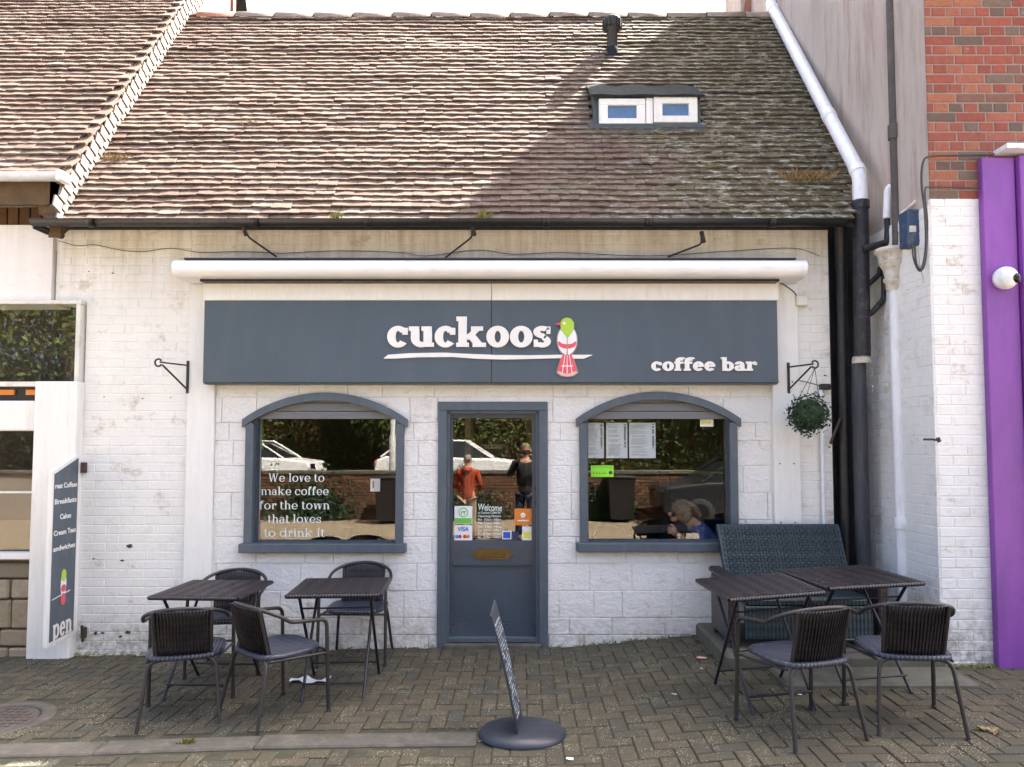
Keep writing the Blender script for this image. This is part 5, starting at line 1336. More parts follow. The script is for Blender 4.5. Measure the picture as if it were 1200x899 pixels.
for s in (-1, 1):
    c_ = Vector((hn.x+.01, s*.022, hn.z+.035)); hf.ell(c_, .026, .016, .040, 10, 8)
    for q in range(4): hf.tube([c_+Vector((-.010, 0, .028-.016*q)), c_+Vector((-.036, 0, .034-.016*q)), c_+Vector((-.048, -s*.018, .024-.015*q)), c_+Vector((-.036, -s*.034, .018-.014*q))], .0085, 6)
    hf.tube([c_+Vector((.01, -s*.008, .03)), c_+Vector((-.012, -s*.018, .055)), c_+Vector((-.03, -s*.02, .055))], .0095, 6)
hf.build('hands', 'skin', wm, local=True)
# table, cups and chairs inside
tt = thing('cafe_table', 'round dark table inside the right window in front of the seated woman', 'table', (wx.x-.58, .52, -.02))
B().lathe([(0, .735), (.36, .735), (.365, .72), (.36, .705), (0, .705)], n=28).build('tabletop', 'furniture_black', tt, local=True)
B().lathe([(.20, 0), (.20, .015), (.03, .03), (.025, .70), (.06, .705)], n=16).build('pedestal', 'furniture_black', tt, local=True)
for (px_, py_, r_, lab) in ((761, 636, .038, 'pale cup on the table nearest the woman in the right window'), (745.5, 637, .022, 'small milk pot on the table inside the right window')):
    p = at(px_, py_, .42); cu = thing('cup', lab, 'cup', (p.x, .42, .717)); B().lathe([(0, 0), (r_*.6, 0), (r_*.95, .03), (r_, .075), (r_*.93, .075), (r_*.85, .02), (0, .01)], n=14).build('bowl', 'cup', cu, local=True)
    if r_ > .03: B().tube([(r_*.9, 0, .06), (r_*1.5, 0, .055), (r_*1.5, 0, .03), (r_*.85, 0, .022)], .005, 5).build('handle', 'cup', cu, local=True)
def wood_chair(loc, rz, label):
    t = thing('chair', label, 'chair', loc, rz, 'black chairs inside the cafe')
    B().bev(-.21, .21, -.20, .22, .43, .46, .01).build('seat', 'furniture_black', t, local=True)
    for sx_ in (-.18, .18):
        for sy_ in (-.18, .19): B().tube([(sx_, sy_, 0), (sx_, sy_, .44)], .018, 6).build('leg', 'furniture_black', t, local=True)
    B().tube(fillet([(-.20, -.19, .44), (-.21, -.24, .80), (0, -.27, .92), (.21, -.24, .80), (.20, -.19, .44)], .15), .016, 6).build('backrest', 'furniture_black', t, local=True)
wood_chair((wx.x+.1, .52, -.02), R(90), 'black chair the woman in blue sits on behind the right window')
wood_chair((wx.x-.60, 1.2, -.02), R(180), 'black bow-backed chair beyond the table inside the right window')
# fridge, counter, inner sign
cn = thing('counter', 'dark serving counter deep inside beyond the door', 'counter', (-.2, 4.3, -.02))
B().bev(-1.6, .35, 4.0, 4.6, -.02, 1.05, .01).build('front', 'furniture_black', cn); B().bev(-1.65, .38, 3.95, 4.65, 1.05, 1.09, .008).build('top', 'oak_board', cn)
inn = thing('inner_sign', 'dark hanging board with the cafe name glimpsed through the door', 'sign', (-.4, 3.9, 1.5))
a, c_ = at(562, 536, 3.4), at(597, 513, 3.4); B().bev(a.x, c_.x, 3.4, 3.42, a.z, c_.z, .004).build('board', 'sign_board', inn)
k0, k1 = at(564, 526, 3.4), at(589, 526, 3.4); text_on(inn, 'cuckoos', k0.x, k1.x, k0.z, 3.398, .06, .004, 'letter_cream', .40, .24, .10, .21, gap=.03)
fr_ = thing('drinks_fridge', 'dark upright cabinet with a yellow top strip inside the right window', 'fridge', (1.75, 2.0, -.02))
a, c_ = at(785, 640, 2.0), at(847, 553, 2.0); B().bev(a.x, c_.x, 2.0, 2.6, -.02, c_.z, .01).build('body', 'navy_print', fr_); B().box(a.x, c_.x, 1.99, 2.0, c_.z-.02, c_.z).build('strip', 'yellow_print', fr_)
for s_, px_, py_ in (('COFFEE', 803, 566), ('BAR', 815, 600)):
    p = at(px_, py_, 1.99); font_text('lettering', s_, .12, 'print_grey', fr_, Matrix.Translation((p.x, 1.99, p.z)) @ FRONT, .001, .001) if False else None
# ------------------------------------------------------------------ bistro chairs
def make_chair(label, group):
    t = thing('bistro_chair', label, 'chair', (0, 0, 0), 0, group); w_ = .265; f = .22; rr_ = -.22; r = .0125
    # one hoop: front legs rise to arm height, run back and curve round behind the backrest
    hoop = [(-w_, f, 0), (-w_+.005, f-.02, .60)]
    for k in range(13):
        a = PI+PI*k/12; hoop.append(((w_-.01)*math.cos(a), -.06+.19*math.sin(a), .625+.105*abs(math.sin(a))**.8))
    hoop += [(w_-.005, f-.02, .60), (w_, f, 0)]
    B().tube(fillet(hoop, .05, 4), r, 8).build('arm_hoop', 'dark_tube', t, local=True)
    # rear legs joined under the seat
    B().tube(fillet([(-.235, rr_-.045, 0), (-.195, rr_+.04, .405), (.195, rr_+.04, .405), (.235, rr_-.045, 0)], .07, 5), r*.95, 8).build('rear_leg_frame', 'dark_tube', t, local=True)
    B().tube([(-w_+.004, f-.01, .40), (w_-.004, f-.01, .40)], .009, 6).build('front_rail', 'dark_tube', t, local=True)
    for s in (-1, 1): B().tube([(s*(w_-.004), f-.012, .385), (s*.205, rr_+.05, .395)], .009, 6).build('side_rail', 'dark_tube', t, local=True)
    # seat: rounded moulded weave, slightly dished
    sb_ = B(); n = 28; rings_ = []
    def outl(k, sc_):
        a = 2*PI*k/n; c_, s_ = math.cos(a), math.sin(a); e_ = 2/3.6
        return (.232*sc_*math.copysign(abs(c_)**e_, c_), .225*sc_*math.copysign(abs(s_)**e_, s_)+.005)
    lv = [(.0, .415), (.5, .418), (.85, .428), (.97, .432), (1.0, .424), (1.0, .408), (.95, .402)]
    vs = []; fs = []
    for sc_, z in lv:
        for k in range(n): x, y = outl(k, max(sc_, .01)); vs.append((x, y, z))
    for i in range(len(lv)-1):
        for k in range(n): fs.append((i*n+k, (i+1)*n+k, (i+1)*n+(k+1) % n, i*n+(k+1) % n))
    sb_.add(vs, fs, True).build('seat', 'rattan_seat', t, local=True)
    # backrest: curved woven panel hung from the hoop, plus uprights
    m_, q = 13, 9; front = []; 
    for j in range(q):
        v = j/(q-1); z = .42+(.715-.42)*v
        for i in range(m_):
            u = i/(m_-1)*2-1; x = u*(.155+.012*v); y = -.165-.075*v+.028*u*u
            front.append((x, y, z))
    vs = front+[(x, y-.012, z) for x, y, z in front]; N = m_*q; fs = []
    for j in range(q-1):
        for i in range(m_-1): a = j*m_+i; fs += [(a, a+m_, a+m_+1, a+1), (N+a, N+a+1, N+a+m_+1, N+a+m_)]
    for i in range(m_-1): fs += [(i, i+1, N+i+1, N+i), ((q-1)*m_+i, N+(q-1)*m_+i, N+(q-1)*m_+i+1, (q-1)*m_+i+1)]
    for j in range(q-1): a = j*m_; fs += [(a, N+a, N+a+m_, a+m_), (a+m_-1, a+2*m_-1, N+a+2*m_-1, N+a+m_-1)]
    bk = B().add(vs, fs, True).build('backrest', 'rattan_brown', t, local=True)
    # strands: vertical canes with woven cross bands
    sb2 = B()
    for i in range(17):
        u = i/8-1
        sb2.tube([(u*(.150+.012*v), -.183-.075*v+.028*u*u-.0, .425+.285*v) for v in (0, .35, .7, 1)], .0042, 4, cap=False)
        sb2.tube([(u*(.150+.012*v), -.160-.075*v+.028*u*u-.0, .425+.285*v) for v in (0, .35, .7, 1)], .0042, 4, cap=False)
    sb2.build('cane_strand', 'rattan_brown', bk, world=WM[bk.name] @ Matrix.Identity(4))
    for s in (-1, 1): B().tube([(s*.165, -.150, .40), (s*.170, -.205, .62), (s*.172, -.222, .71)], .010, 6).build('upright', 'dark_tube', t, local=True)
    for s in (-1, 1):
        B().lathe([(.015, 0), (.016, .02), (.013, .022)], cx=s*w_, cy=f, n=8).build('foot_cap', 'black_paint', t, local=True)
    return t
GRP = 'woven bistro chairs outside the cafe'
ch0 = make_chair('x', GRP)
CH = [('dark woven bistro chair at far left with its back to the street', (-2.19, -1.43), 16),
      ('woven bistro chair turned sideways between the two left tables', (-1.60, -1.45), -40),
      ('woven bistro chair against the white wall behind the far left table', (-2.30, -.46), 187),
      ('woven bistro chair under the left window behind the second table', (-1.33, -.30), 180),
      ('woven bistro chair at the right tables, the left one of the front pair', (1.58, -2.02), 18),
      ('woven bistro chair at the right tables, nearest the purple panel', (2.24, -1.90), -6)]
for i, (lab, (x, y), a) in enumerate(CH):
    o = ch0 if i == 0 else copy_tree(ch0); place(o, (x, y, gz(x, y)), R(a)); o['label'] = lab
# ------------------------------------------------------------------ folding tables
def make_table(sx=.62, sy=.60):
    t = thing('folding_table', 'x', 'table', (0, 0, 0), 0, 'woven folding tables outside the cafe'); a, b2 = sx/2, sy/2
    tp_ = B().bev(-a, a, -b2, b2, .688, .712, .009).build('tabletop', 'rattan_brown', t, local=True)
    rim = B()
    for (p, q) in (((-a, -b2), (a, -b2)), ((a, -b2), (a, b2)), ((a, b2), (-a, b2)), ((-a, b2), (-a, -b2))): rim.tube([(p[0], p[1], .700), (q[0], q[1], .700)], .0145, 8)
    rim.build('rim', 'rattan_brown', tp_, world=WM[tp_.name])
    sl_ = B(); n = 25
    for i in range(n): x = -a+.02+(sx-.04)*i/(n-1); sl_.box(x-.0065, x+.0065, -b2+.012, b2-.012, .711, .7155)
    sl_.build('woven_strand', 'rattan_brown', tp_, world=WM[tp_.name])
    for s in (-1, 1):
        x = s*(a-.07); B().tube(fillet([(x, -b2+.06, .685), (x, b2-.02, .0)], .01), .0105, 8).build('leg', 'dark_leg', t, local=True)
        x = s*(a-.105); B().tube(fillet([(x, b2-.06, .685), (x, -b2+.02, .0)], .01), .0105, 8).build('leg', 'dark_leg', t, local=True)
    for (xq, yq) in ((a-.07, b2-.06), (a-.105, -b2+.06)): B().tube([(-xq, yq, .10), (xq, yq, .10)], .008, 6).build('foot_rail', 'dark_leg', t, local=True)
    B().tube([(-a+.07, -b2+.14, .59), (a-.07, -b2+.14, .59)], .007, 6).build('top_rail', 'dark_leg', t, local=True)
    return t
tb0 = make_table()
TB = [('woven square folding table at far left in front of the white pilaster', (-2.24, -.92), -3, 0), ('woven folding table under the left window, second from left', (-1.30, -.98), 4, 0),
      ('woven folding table left of the pair before the blue bench, nearer the street', (1.56, -1.50), 4, -.062), ('woven folding table at right before the bench, beside the white pier', (2.27, -1.18), 7, -.03)]
for i, (lab, (x, y), a, dz) in enumerate(TB):
    o = tb0 if i == 0 else copy_tree(tb0); place(o, (x, y, gz(x, y)), R(a)); o['label'] = lab; o.rotation_euler.y = dz
    if i > 1: o.scale = (.95, 1.06, 1.0) if i == 2 else (1.06, 1.10, 1.0)
# ------------------------------------------------------------------ step and bench
stp = tag(B().bev(1.47, swx(-.4)-.01, -.98, .0, -.02, .205, .02).build('stone_step', 'stone_cap'), 'mossy stone step under the blue woven bench', 'step')
B().bev(1.75, swx(-.4)-.012, -1.35, -.982, -.02, .135, .02).build('lower_slab', 'stone_cap', stp)
bx0, bx1 = at(840, 617, -.16).x, at(983, 617, -.16).x; zb_ = .205; zt_ = at(910, 617, -.14).z
bn = thing('woven_bench', 'blue grey woven two seat garden bench on the step beneath the right window', 'bench', ((bx0+bx1)/2, -.45, zb_), 0)
cxb = (bx0+bx1)/2; hw_ = (bx1-bx0)/2; H_ = zt_-zb_
bk = B(); bk.add([(-hw_+.02, .02, .34), (hw_-.02, .02, .34), (hw_, .28, H_), (-hw_, .28, H_), (-hw_+.02, .09, .32), (hw_-.02, .09, .32), (hw_, .33, H_), (-hw_, .33, H_)], [(0, 1, 2, 3), (5, 4, 7, 6), (1, 5, 6, 2), (4, 0, 3, 7), (3, 2, 6, 7), (0, 4, 5, 1)])
bko = bk.build('backrest', 'rattan_blue', bn, local=True)
st_ = B(); rows_ = 24
for j in range(rows_):
    v = (j+.5)/rows_; y = .02+.26*v-.004; z = .34+(H_-.34)*v; x = -hw_+.03; k = 0
    while x < hw_-.05:
        xo = x+(.0 if j % 2 else .024); st_.add([(xo, y-.006, z-.009), (xo+.042, y-.006, z-.009), (xo+.042, y-.003, z+.009), (xo, y-.003, z+.009), (xo, y+.004, z-.009), (xo+.042, y+.004, z-.009), (xo+.042, y+.007, z+.009), (xo, y+.007, z+.009)], [(0, 1, 2, 3), (3, 2, 6, 7), (0, 4, 5, 1), (0, 3, 7, 4), (1, 5, 6, 2)]); x += .048
tag(st_.build('woven_strand', 'rattan_blue', bko, world=WM[bko.name]), kind='stuff')
B().tube([(-hw_, .305, H_), (hw_, .305, H_)], .022, 8).build('top_rail', 'rattan_blue', bn, local=True)
B().bev(-hw_+.04, hw_-.04, -.34, .10, .30, .37, .02).build('seat', 'rattan_blue', bn, local=True)
B().bev(-hw_+.03, hw_-.03, -.345, -.315, .06, .31, .01).build('front_apron', 'rattan_blue', bn, local=True)
for s in (-1, 1):
    ar = B(); x0, x1 = (s*hw_, s*(hw_+.10)) if s > 0 else (s*(hw_+.10), s*hw_)
    ar.bev(x0, x1, -.36, .20, .47, .52, .015).bev(x0+.01, x1-.01, -.34, .16, .04, .47, .01).build('arm', 'rattan_brown', bn, local=True)
    for yy in (-.31, .14): B().box(s*(hw_+.05)-.02, s*(hw_+.05)+.02, yy-.02, yy+.02, 0, .05).build('leg', 'dark_leg', bn, local=True)
# ------------------------------------------------------------------ pavement sign
bp_ = Vector((.0, -1.86, gz(0, -1.86))); ps = thing('pavement_sign', 'leaning narrow chalk board on an oval black base in front of the door', 'sign', bp_)
B().lathe([(0, .050), (.20, .045), (.245, .030), (.26, .012), (.26, 0)], n=36, m=Matrix.Scale(.86, 4, Vector((0, 1, 0)))).build('base', 'sign_black', ps, local=True)
def bq(u, v, off=0):   # u along the blade (near 0 .. far 1), v up
    near = Vector((-.030, -.115, .045)).lerp(Vector((-.190, -.125, .745)), v); far = Vector((.000, .115, .045)).lerp(Vector((-.168, .105, .765)), v)
    p = near.lerp(far, u); p.x += .018*math.sin(PI*v)*.6; return p+Vector((.97, -.1, .22))*off
b_ = B(); nv = 10; vs = []
for j in range(nv+1):
    v = j/nv
    for u in (0, 1):
        zc_ = bq(u, v)
        if j == nv and u == 0: zc_ = bq(u, .965)
        vs.append(zc_+Vector((.005, 0, 0))); vs.append(zc_-Vector((.005, 0, 0)))
fs = []
for j in range(nv): a = j*4; fs += [(a, a+4, a+6, a+2), (a+1, a+3, a+7, a+5), (a, a+1, a+5, a+4), (a+2, a+6, a+7, a+3)]
fs += [(nv*4, nv*4+1, nv*4+3, nv*4+2)]
bl_ = b_.add(vs, fs).build('blade', 'sign_black', ps, local=True)
random.seed(17); cs = B()
for j in range(24):
    v = .10+.80*j/24; u = .10
    while u < .86:
        du = random.uniform(.03, .12); dv = random.uniform(.006, .02)
        if random.random() < .8:
            q = [bq(u, v), bq(u+du, v+random.uniform(-.006, .006)), bq(u+du, v+dv), bq(u, v+dv*.8)]; cs.add([p+Vector((.0066, 0, 0)) for p in q], [(0, 1, 2, 3)])
        u += du+random.uniform(.01, .05)
cs.build('chalk_writing', 'chalk', bl_, world=WM[bl_.name])
# ------------------------------------------------------------------ small litter and growth
tp_ = at(367, 799, -.82); tz = gz(-1.54, -.84)
b_ = B(); vs = []; random.seed(2)
for j in range(5):
    for i in range(9): vs.append((-.14+.28*i/8+random.uniform(-.006, .006), -.05+.10*j/4+.02*math.sin(i*.9), .012+.014*math.sin(i*1.3+j)+.008*random.random()))
b_.add(vs, [(j*9+i, j*9+i+1, (j+1)*9+i+1, (j+1)*9+i) for j in range(4) for i in range(8)], True)
tag(b_.build('crumpled_tissue', 'tissue', None, Matrix.Translation((-1.55, -.86, tz))), 'crumpled white paper napkin on the paving under the second table', 'litter')
def litter(px_, py_, s_, mat, label):
    p = atz(px_, py_, .05); z = gz(p.x, p.y); p = atz(px_, py_, z); b_ = B(); n = 7
    b_.add([(s_*math.cos(2*PI*k/n)*random.uniform(.6, 1), s_*.8*math.sin(2*PI*k/n)*random.uniform(.6, 1), .004+random.uniform(0, .006)) for k in range(n)], [tuple(range(n))])
    tag(b_.build('paper_scrap', mat, None, Matrix.Translation((p.x, p.y, z+.003))), label, 'litter')
random.seed(44)
litter(790, 815, .022, 'tissue', 'small white scrap on the paving in front of the step corner')
litter(822, 785, .018, 'tissue', 'pale scrap on the paving beside the left table leg by the step')
litter(822, 772, .045, 'bird_pink', 'torn pinkish paper scraps by the stone step edge')
litter(668, 891, .03, 'tissue', 'white paper scrap at the bottom of the picture right of the oval base')
litter(936, 815, .022, 'tissue', 'tiny pale scrap beneath the front right chairs')
lf = atz(1162, 859, .1); b_ = B()
for i in range(9): leaf_quad(b_, Vector((random.uniform(-.06, .06), random.uniform(-.04, .04), .012)), Vector((random.uniform(-.5, .5), random.uniform(-.5, .5), 1)).normalized(), .028)
tag(b_.build('fallen_leaf', 'straw', None, Matrix.Translation((lf.x, lf.y, gz(lf.x, lf.y)+.004))), 'curled straw coloured leaf on the paving below the purple panel', 'leaf')
def tuft(name, label, loc, n, h, spread, mat, lean=(0, 0, 0), seed=1):
    rnd = random.Random(seed); b_ = B()
    for i in range(n):
        o_ = Vector((rnd.gauss(0, spread), rnd.gauss(0, spread*.35), 0)); hh = h*rnd.uniform(.4, 1); d_ = Vector((rnd.gauss(0, .5), rnd.gauss(0, .4), 1))+Vector(lean); d_.normalize(); s_ = d_.cross(Vector((0, 1, 0))).normalized()*.004
        m1_ = o_+d_*hh*.6; e_ = o_+d_*hh+Vector((d_.x*.3*hh, 0, -.15*hh)); b_.add([o_-s_, o_+s_, m1_+s_, m1_-s_, e_], [(0, 1, 2, 3), (3, 2, 4)])
    return tag(b_.build(name, mat, None, Matrix.Translation(loc)), label, 'plant')
p = Vector((2.50, .02, roofz(.02)+.06)); tuft('dry_grass', 'straw coloured grass clump growing at the lower right corner of the tiled roof', p, 220, .15, .10, 'straw', (-.1, -.5, -.2), 3)
p = Vector((2.40, -.12, roofz(-.12)+.02)); tuft('green_weed', 'green weeds low on the roof edge beside the straw clump', p, 70, .08, .16, 'weed', (0, -.5, 0), 4)
tuft('gutter_weed', 'sprig of weeds sprouting from the gutter left of centre', Vector((at(392, 256, -.36).x, -.36, gz_+.04)), 30, .09, .025, 'weed', (0, 0, 0), 5)
tuft('gutter_weed', 'weeds sprouting from the gutter above the cafe name', Vector((at(566, 256, -.36).x, -.36, gz_+.04)), 34, .10, .03, 'weed', (0, 0, 0), 6)
tuft('dry_grass', 'dry tuft lodged where the tile-hung cheek meets the roof', Vector((-3.68, .22, roofz(.22)+.03)), 70, .12, .07, 'straw', (0, -.4, 0), 8)
tuft('kerb_weed', 'small yellowed weed on the kerb stone at left', Vector((-1.95, -1.93, gz(-1.95, -1.93))), 40, .05, .025, 'weed', (0, 0, 0), 9)
tuft('pier_weed', 'mossy weeds at the foot of the white pier', Vector((3.2, FY-.03, .09)), 60, .05, .14, 'weed', (0, 0, 0), 10)
random.seed(66); b_ = B()
for i in range(420):
    x = random.choice((random.uniform(PX1, DOOR['x0']), random.uniform(DOOR['x1'], 1.45), random.uniform(-3.8, PX0), random.uniform(FX, 3.5))); y = -.02-abs(random.gauss(0, .018))+(FY if x > 3 else 0)
    leaf_quad(b_, Vector((x, y, gz(x, y)+random.uniform(0, .02))), Vector((random.uniform(-.5, .5), -.6, 1)).normalized(), random.uniform(.006, .016))
tag(b_.build('moss', 'weed'), 'moss and tiny weeds along the foot of the walls', 'moss', kind='stuff')
# ------------------------------------------------------------------ the street behind the camera (seen mirrored in the glass)
bwy = -10.4
bw = thing('retaining_wall', 'low sunlit brick retaining wall across the street, mirrored in the windows', 'wall', (0, bwy, 0))
core = B().box(-14, 14, bwy-.3, bwy-.02, -.1, 1.02).build('core', 'mortar_pale', bw)
RW = Pieces('brick', 'far_brick', core, 300); random.seed(77)
BM = Matrix.Rotation(PI, 4, 'Z'); BM.translation = Vector((0, bwy, 0))
brick_field(RW, -7, 7, .0, 1.0, .0, T=BM, joint=.012, thick=.03); 
RW.items.sort(key=lambda it: abs(it[1].translation.x)); v_, r_ = RW.items[:300], RW.items[300:]; RW.items = v_; RW.finish()
bb = B()
for (key, m, _) in r_:
    q, fs, me = Pieces.tmpl[key]; bb.add([m @ Vector(v) for v in q], fs)
tag(bb.build('brick_field', 'far_brick', core), kind='stuff')
for k in range(14): B().bev(-14+2*k+.01, -12+2*k-.01, bwy-.34, bwy+.03, 1.02, 1.10, .01).build('coping', 'kerb_stone', bw)
tag(B().box(-60, 60, -40, bwy-.3, -.1, .36).build('terrace', 'asphalt'), kind='structure')
def car(label, loc, rz, paint):
    t = thing('parked_car', label, 'car', loc, rz)
    def prof_body(): return [(-2.0, .32), (-2.05, .62), (-1.98, .86), (-1.15, .96), (1.75, 1.0), (2.02, .88), (2.06, .5), (1.98, .30)]
    b_ = B(); b_.prism(prof_body(), -.84, .84); body = b_.build('body', paint, t, local=True)
    md = body.modifiers.new('b', 'BEVEL'); md.width = .07; md.segments = 3
    c_ = B(); lo = [(-1.25, .95), (-.45, 1.42), (1.25, 1.46), (1.85, .98)]; vs = [(x, -.78+(.14 if z > 1.2 else 0), z) for x, z in lo]+[(x, .78-(.14 if z > 1.2 else 0), z) for x, z in lo]
    c_.add(vs, [(0, 3, 2, 1), (4, 5, 6, 7), (0, 1, 5, 4), (1, 2, 6, 5), (2, 3, 7, 6)]).build('windows', 'car_glass', t, local=True)
    B().add([(-.50, -.66, 1.425), (1.28, -.66, 1.465), (1.28, .66, 1.465), (-.50, .66, 1.425), (-.50, -.62, 1.46), (1.25, -.62, 1.50), (1.25, .62, 1.50), (-.50, .62, 1.46)], [(4, 5, 6, 7), (0, 1, 5, 4), (1, 2, 6, 5), (2, 3, 7, 6), (3, 0, 4, 7)]).build('roof', paint, t, local=True)
    pl_ = B()
    for s in (-1, 1):
        for (a, b2) in (((-1.25, .95), (-.48, 1.45)), ((.4, .97), (.4, 1.44)), ((1.25, 1.46), (1.86, .98))): pl_.tube([(a[0], s*(.79 if a[1] < 1.2 else .65), a[1]), (b2[0], s*(.79 if b2[1] < 1.2 else .65), b2[1])], .03, 5)
    pl_.build('pillars', paint, t, local=True)
    for x in (-1.3, 1.3):
        for s in (-1, 1):
            wv = B().lathe([(.0, .10), (.18, .10), (.31, .10), (.325, .06), (.325, -.06), (.31, -.1)], n=20, m=Matrix.Translation((x, s*.76, .32)) @ Matrix.Rotation(-s*PI/2, 4, 'X')).build('wheel', 'tyre', t, local=True)
            B().lathe([(0, .115), (.06, .115), (.2, .105)], n=14, m=Matrix.Translation((x, s*.76, .32)) @ Matrix.Rotation(-s*PI/2, 4, 'X')).build('rim', 'dark_handle', wv, world=WM[wv.name])
    for s in (-1, 1):
        B().bev(-2.06, -1.98, s*.6-.15, s*.6+.15, .66, .80, .02).build('headlight', 'car_glass', t, local=True)
        B().bev(1.98, 2.06, s*.66-.10, s*.66+.10, .70, .88, .02).build('tail_light', 'red_print', t, local=True)
car('white parked car seen mirrored at the left of the left window', (-7.9, -14.6, .36), R(180), 'car_white')
car('white parked car mirrored between the left window and the door', (-2.1, -14.8, .36), R(180), 'car_white')
car('black parked car mirrored in the right window', (4.9, -9.3, -.03), R(0), 'car_black')
def tree(label, loc, h, cr, n, seed):
    rnd = random.Random(seed); t = thing('tree', label, 'tree', loc, 0, 'trees across the street')
    tr = B().tube([(0, 0, 0), (.1, 0, h*.3), (0, .1, h*.6), (.1, 0, h*.85)], .2, 8, r2=.05)
    blobs = []
    for i in range(9):
        a = rnd.uniform(0, 2*PI); r_ = cr*rnd.uniform(.2, .75); z = h*rnd.uniform(.35, .95); e_ = Vector((r_*math.cos(a), r_*math.sin(a), z)); tr.tube([(0, 0, z*.55), e_*.6+Vector((0, 0, z*.25)), e_], .07, 5, r2=.02); blobs.append((e_, cr*rnd.uniform(.3, .5)))
    tr.build('trunk', 'bark', t, local=True); cb = B()
    for i in range(n):
        c_, rb_ = rnd.choice(blobs); d_ = Vector((rnd.gauss(0, 1), rnd.gauss(0, 1), rnd.gauss(0, .8))).normalized()*rb_*rnd.uniform(.5, 1.1); leaf_quad(cb, c_+d_, Vector((rnd.gauss(0, 1), rnd.gauss(0, 1), rnd.gauss(0, 1))).normalized(), rnd.uniform(.07, .12), rnd)
    tag(cb.build('crown', 'leaf_tree', t, local=True), kind='stuff')
tree('broad tree across the street mirrored in the left window', (-4.6, -17.5, .7), 5.5, 3.0, 9000, 1)
tree('second tree across the street mirrored left of the door', (-1.6, -20, .7), 6.5, 2.8, 8000, 2)
tree('tree mirrored in the tall window of the left shop', (-12.6, -13.8, .3), 8.5, 4.4, 16000, 3)
tree('tree across the street behind the black parked car', (7.4, -18, .7), 6, 3, 8000, 4)
hb_ = B(); random.seed(9)
for i in range(34000):
    x = random.uniform(-28, 10); z = .4+4.2*random.random()**.9; y = -17.6-random.random()*1.2; leaf_quad(hb_, Vector((x, y, z+.25*noise.noise(Vector((x*.8, 0, 0))))), Vector((random.gauss(0, 1), 1.2, random.gauss(0, 1))).normalized(), random.uniform(.05, .10))
tag(hb_.build('hedge', 'leaf_tree'), 'long clipped green hedge behind the cars parked across the street', 'hedge', kind='stuff')
hs = thing('brick_terrace', 'red brick terrace far across the street mirrored in the door and right window', 'building', (2, -27, .7))
B().box(-3, 16, -33, -27, .7, 9).build('wall', 'far_brick', hs)
for i in range(6):
    for zz in (2.2, 5.4):
        x = -1.5+3*i; wf = B().bev(x-.6, x+.6, -27.06, -26.95, zz, zz+1.6, .02).build('window', 'white_board', hs); B().box(x-.5, x+.5, -26.95, -26.93, zz+.1, zz+1.5).build('pane', 'car_glass', wf)
for x in (-3.2, .9, 5.6):
    lpst = thing('street_lamp', {-3.2: 'grey street lamp mirrored in the left window', .9: 'grey street lamp mirrored in the cafe door', 5.6: 'grey street lamp mirrored to the right of the right window'}[x], 'street lamp', (x, -11.6, .72))
    B().tube([(0, 0, 0), (0, 0, 1.2), (0, 0, 1.21), (0, 0, 5.2)], [.09, .09, .06, .05], 10).build('pole', 'pole_grey', lpst, local=True); B().bev(-.12, .12, -.1, .6, 5.18, 5.3, .02).build('lantern', 'pole_grey', lpst, local=True)

tag(B().box(-28, 10, -19.2, -18.9, .3, 4.4).build('hedge_dark_backing', 'oak_board'), 'added dark fence behind the long hedge across the street', 'backdrop')  # added dark backing so no bright sky shows through the mirrored hedge
random.seed(5)
for k, (xc, wd, hh) in enumerate(((-6.9, 1.5, .9), (-4.6, .9, .75), (-1.2, .8, .5), (1.9, .7, .6), (7.4, 1.6, .95))):
    iv = B()
    for i in range(1500):
        x = xc+random.gauss(0, wd*.45); z = abs(random.gauss(0, .5))*hh+.02
        leaf_quad(iv, Vector((x, bwy+.06+random.random()*.28*(1.2-z), min(z, 1.25))), Vector((random.gauss(0, .6), 1.2, random.gauss(0, .6))).normalized(), random.uniform(.03, .06))
    tag(iv.build('shrub', 'leaf_dark'), ['dark shrub mirrored under the left car in the left window', 'dark shrub against the retaining wall mirrored behind the window lettering', 'low shrub against the retaining wall mirrored between left window and door', 'shrub against the retaining wall mirrored at the left of the right window', 'wide shrub against the retaining wall mirrored under the black car'][k], 'shrub')
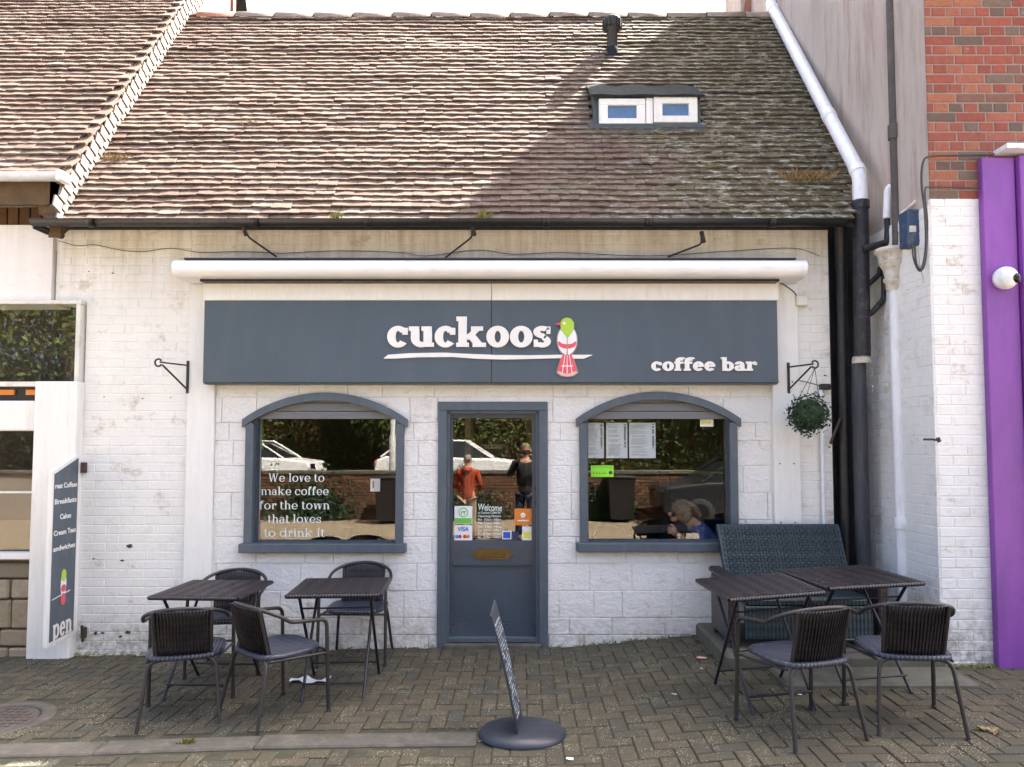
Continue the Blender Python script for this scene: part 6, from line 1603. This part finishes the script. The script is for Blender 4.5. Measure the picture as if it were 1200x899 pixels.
for k, (x, y, m_) in enumerate(((-2.9, -9.7, 'furniture_black'), (-2.2, -9.55, 'furniture_black'), (2.2, -10.0, 'furniture_black'))):
    bn_ = thing('wheelie_bin', ['black wheeled bin mirrored at the right of the left window', 'second black wheeled bin, right of its twin across the street', 'black wheeled bin mirrored in the right window'][k], 'bin', (x, y, -.03))
    B().add([(-.24, -.28, .08), (.24, -.28, .08), (.24, .28, .08), (-.24, .28, .08), (-.29, -.34, .98), (.29, -.34, .98), (.29, .34, .98), (-.29, .34, .98)], [(0, 3, 2, 1), (4, 5, 6, 7), (0, 1, 5, 4), (1, 2, 6, 5), (2, 3, 7, 6), (3, 0, 4, 7)]).build('body', m_, bn_, local=True)
    B().bev(-.31, .31, -.38, .36, .98, 1.04, .02).build('lid', m_, bn_, local=True)
    for s_ in (-1, 1): B().lathe([(0, -.03), (.10, -.03), (.10, .03), (0, .03)], n=12, m=Matrix.Translation((s_*.26, -.24, .10)) @ Matrix.Rotation(PI/2, 4, 'Y')).build('wheel', 'tyre', bn_, local=True)
random.seed(91)
def chip(px_, py_, r_, mat, par):
    p = at(px_, py_, -.0045); n = 9; P = [(p.x+r_*math.cos(2*PI*i/n)*random.uniform(.4, 1.5), p.z+r_*.7*math.sin(2*PI*i/n)*random.uniform(.5, 1.1)) for i in range(n)]
    B().prism(P, -.006, .0).build('paint_chip', mat, par)
for (a_, b2, r_) in ((152, 640, .035), (143, 657, .018), (150, 741, .03), (141, 746, .022), (132, 320, .012), (104, 318, .010), (122, 465, .009), (167, 467, .012), (200, 466, .009), (110, 655, .012), (120, 742, .02), (236, 508, .010), (967, 440, .014), (972, 524, .012), (112, 742, .028)): chip(a_, b2, r_*.72, 'rust' if r_ > .015 else 'wrought_iron', wall)

random.seed(123); mb_ = B()
for i in range(150):
    y = random.uniform(EY+.05, RY-.1); x = random.uniform(-.3, 2.6)+.5*(random.random()**2); cx_ = x
    if RB[0]-.05 < x < RB[1]+.05 and .45 < y < 1.05: continue
    p = Vector((cx_, y, roofz(y)))+NO*.035
    for k in range(6): leaf_quad(mb_, p+Vector((random.gauss(0, .03), 0, 0))+UP*random.gauss(0, .012)+NO*random.uniform(0, .012), (NO+Vector((random.gauss(0, .4), random.gauss(0, .4), 0))).normalized(), random.uniform(.008, .02))
tag(mb_.build('roof_moss', 'weed', roof), kind='stuff')
tuft('dry_grass', 'small dry sprig caught on the sunlit tiles left of the middle', Vector((-2.62, .55, roofz(.55)+.05)), 40, .07, .04, 'straw', (0, -.4, 0), 21)
gr = B()
for i in range(900):
    x = random.uniform(-4, 4); y = -random.random()**.7*2.6
    gr.add([Vector((x, y, gz(x, y)+.004))+Vector((random.uniform(-.006, .006), random.uniform(-.006, .006), random.uniform(0, .003))) for _ in range(3)], [(0, 1, 2)])
tag(gr.build('grit', 'straw'), 'scattered grit and crumbs on the paving', 'grit', kind='stuff')
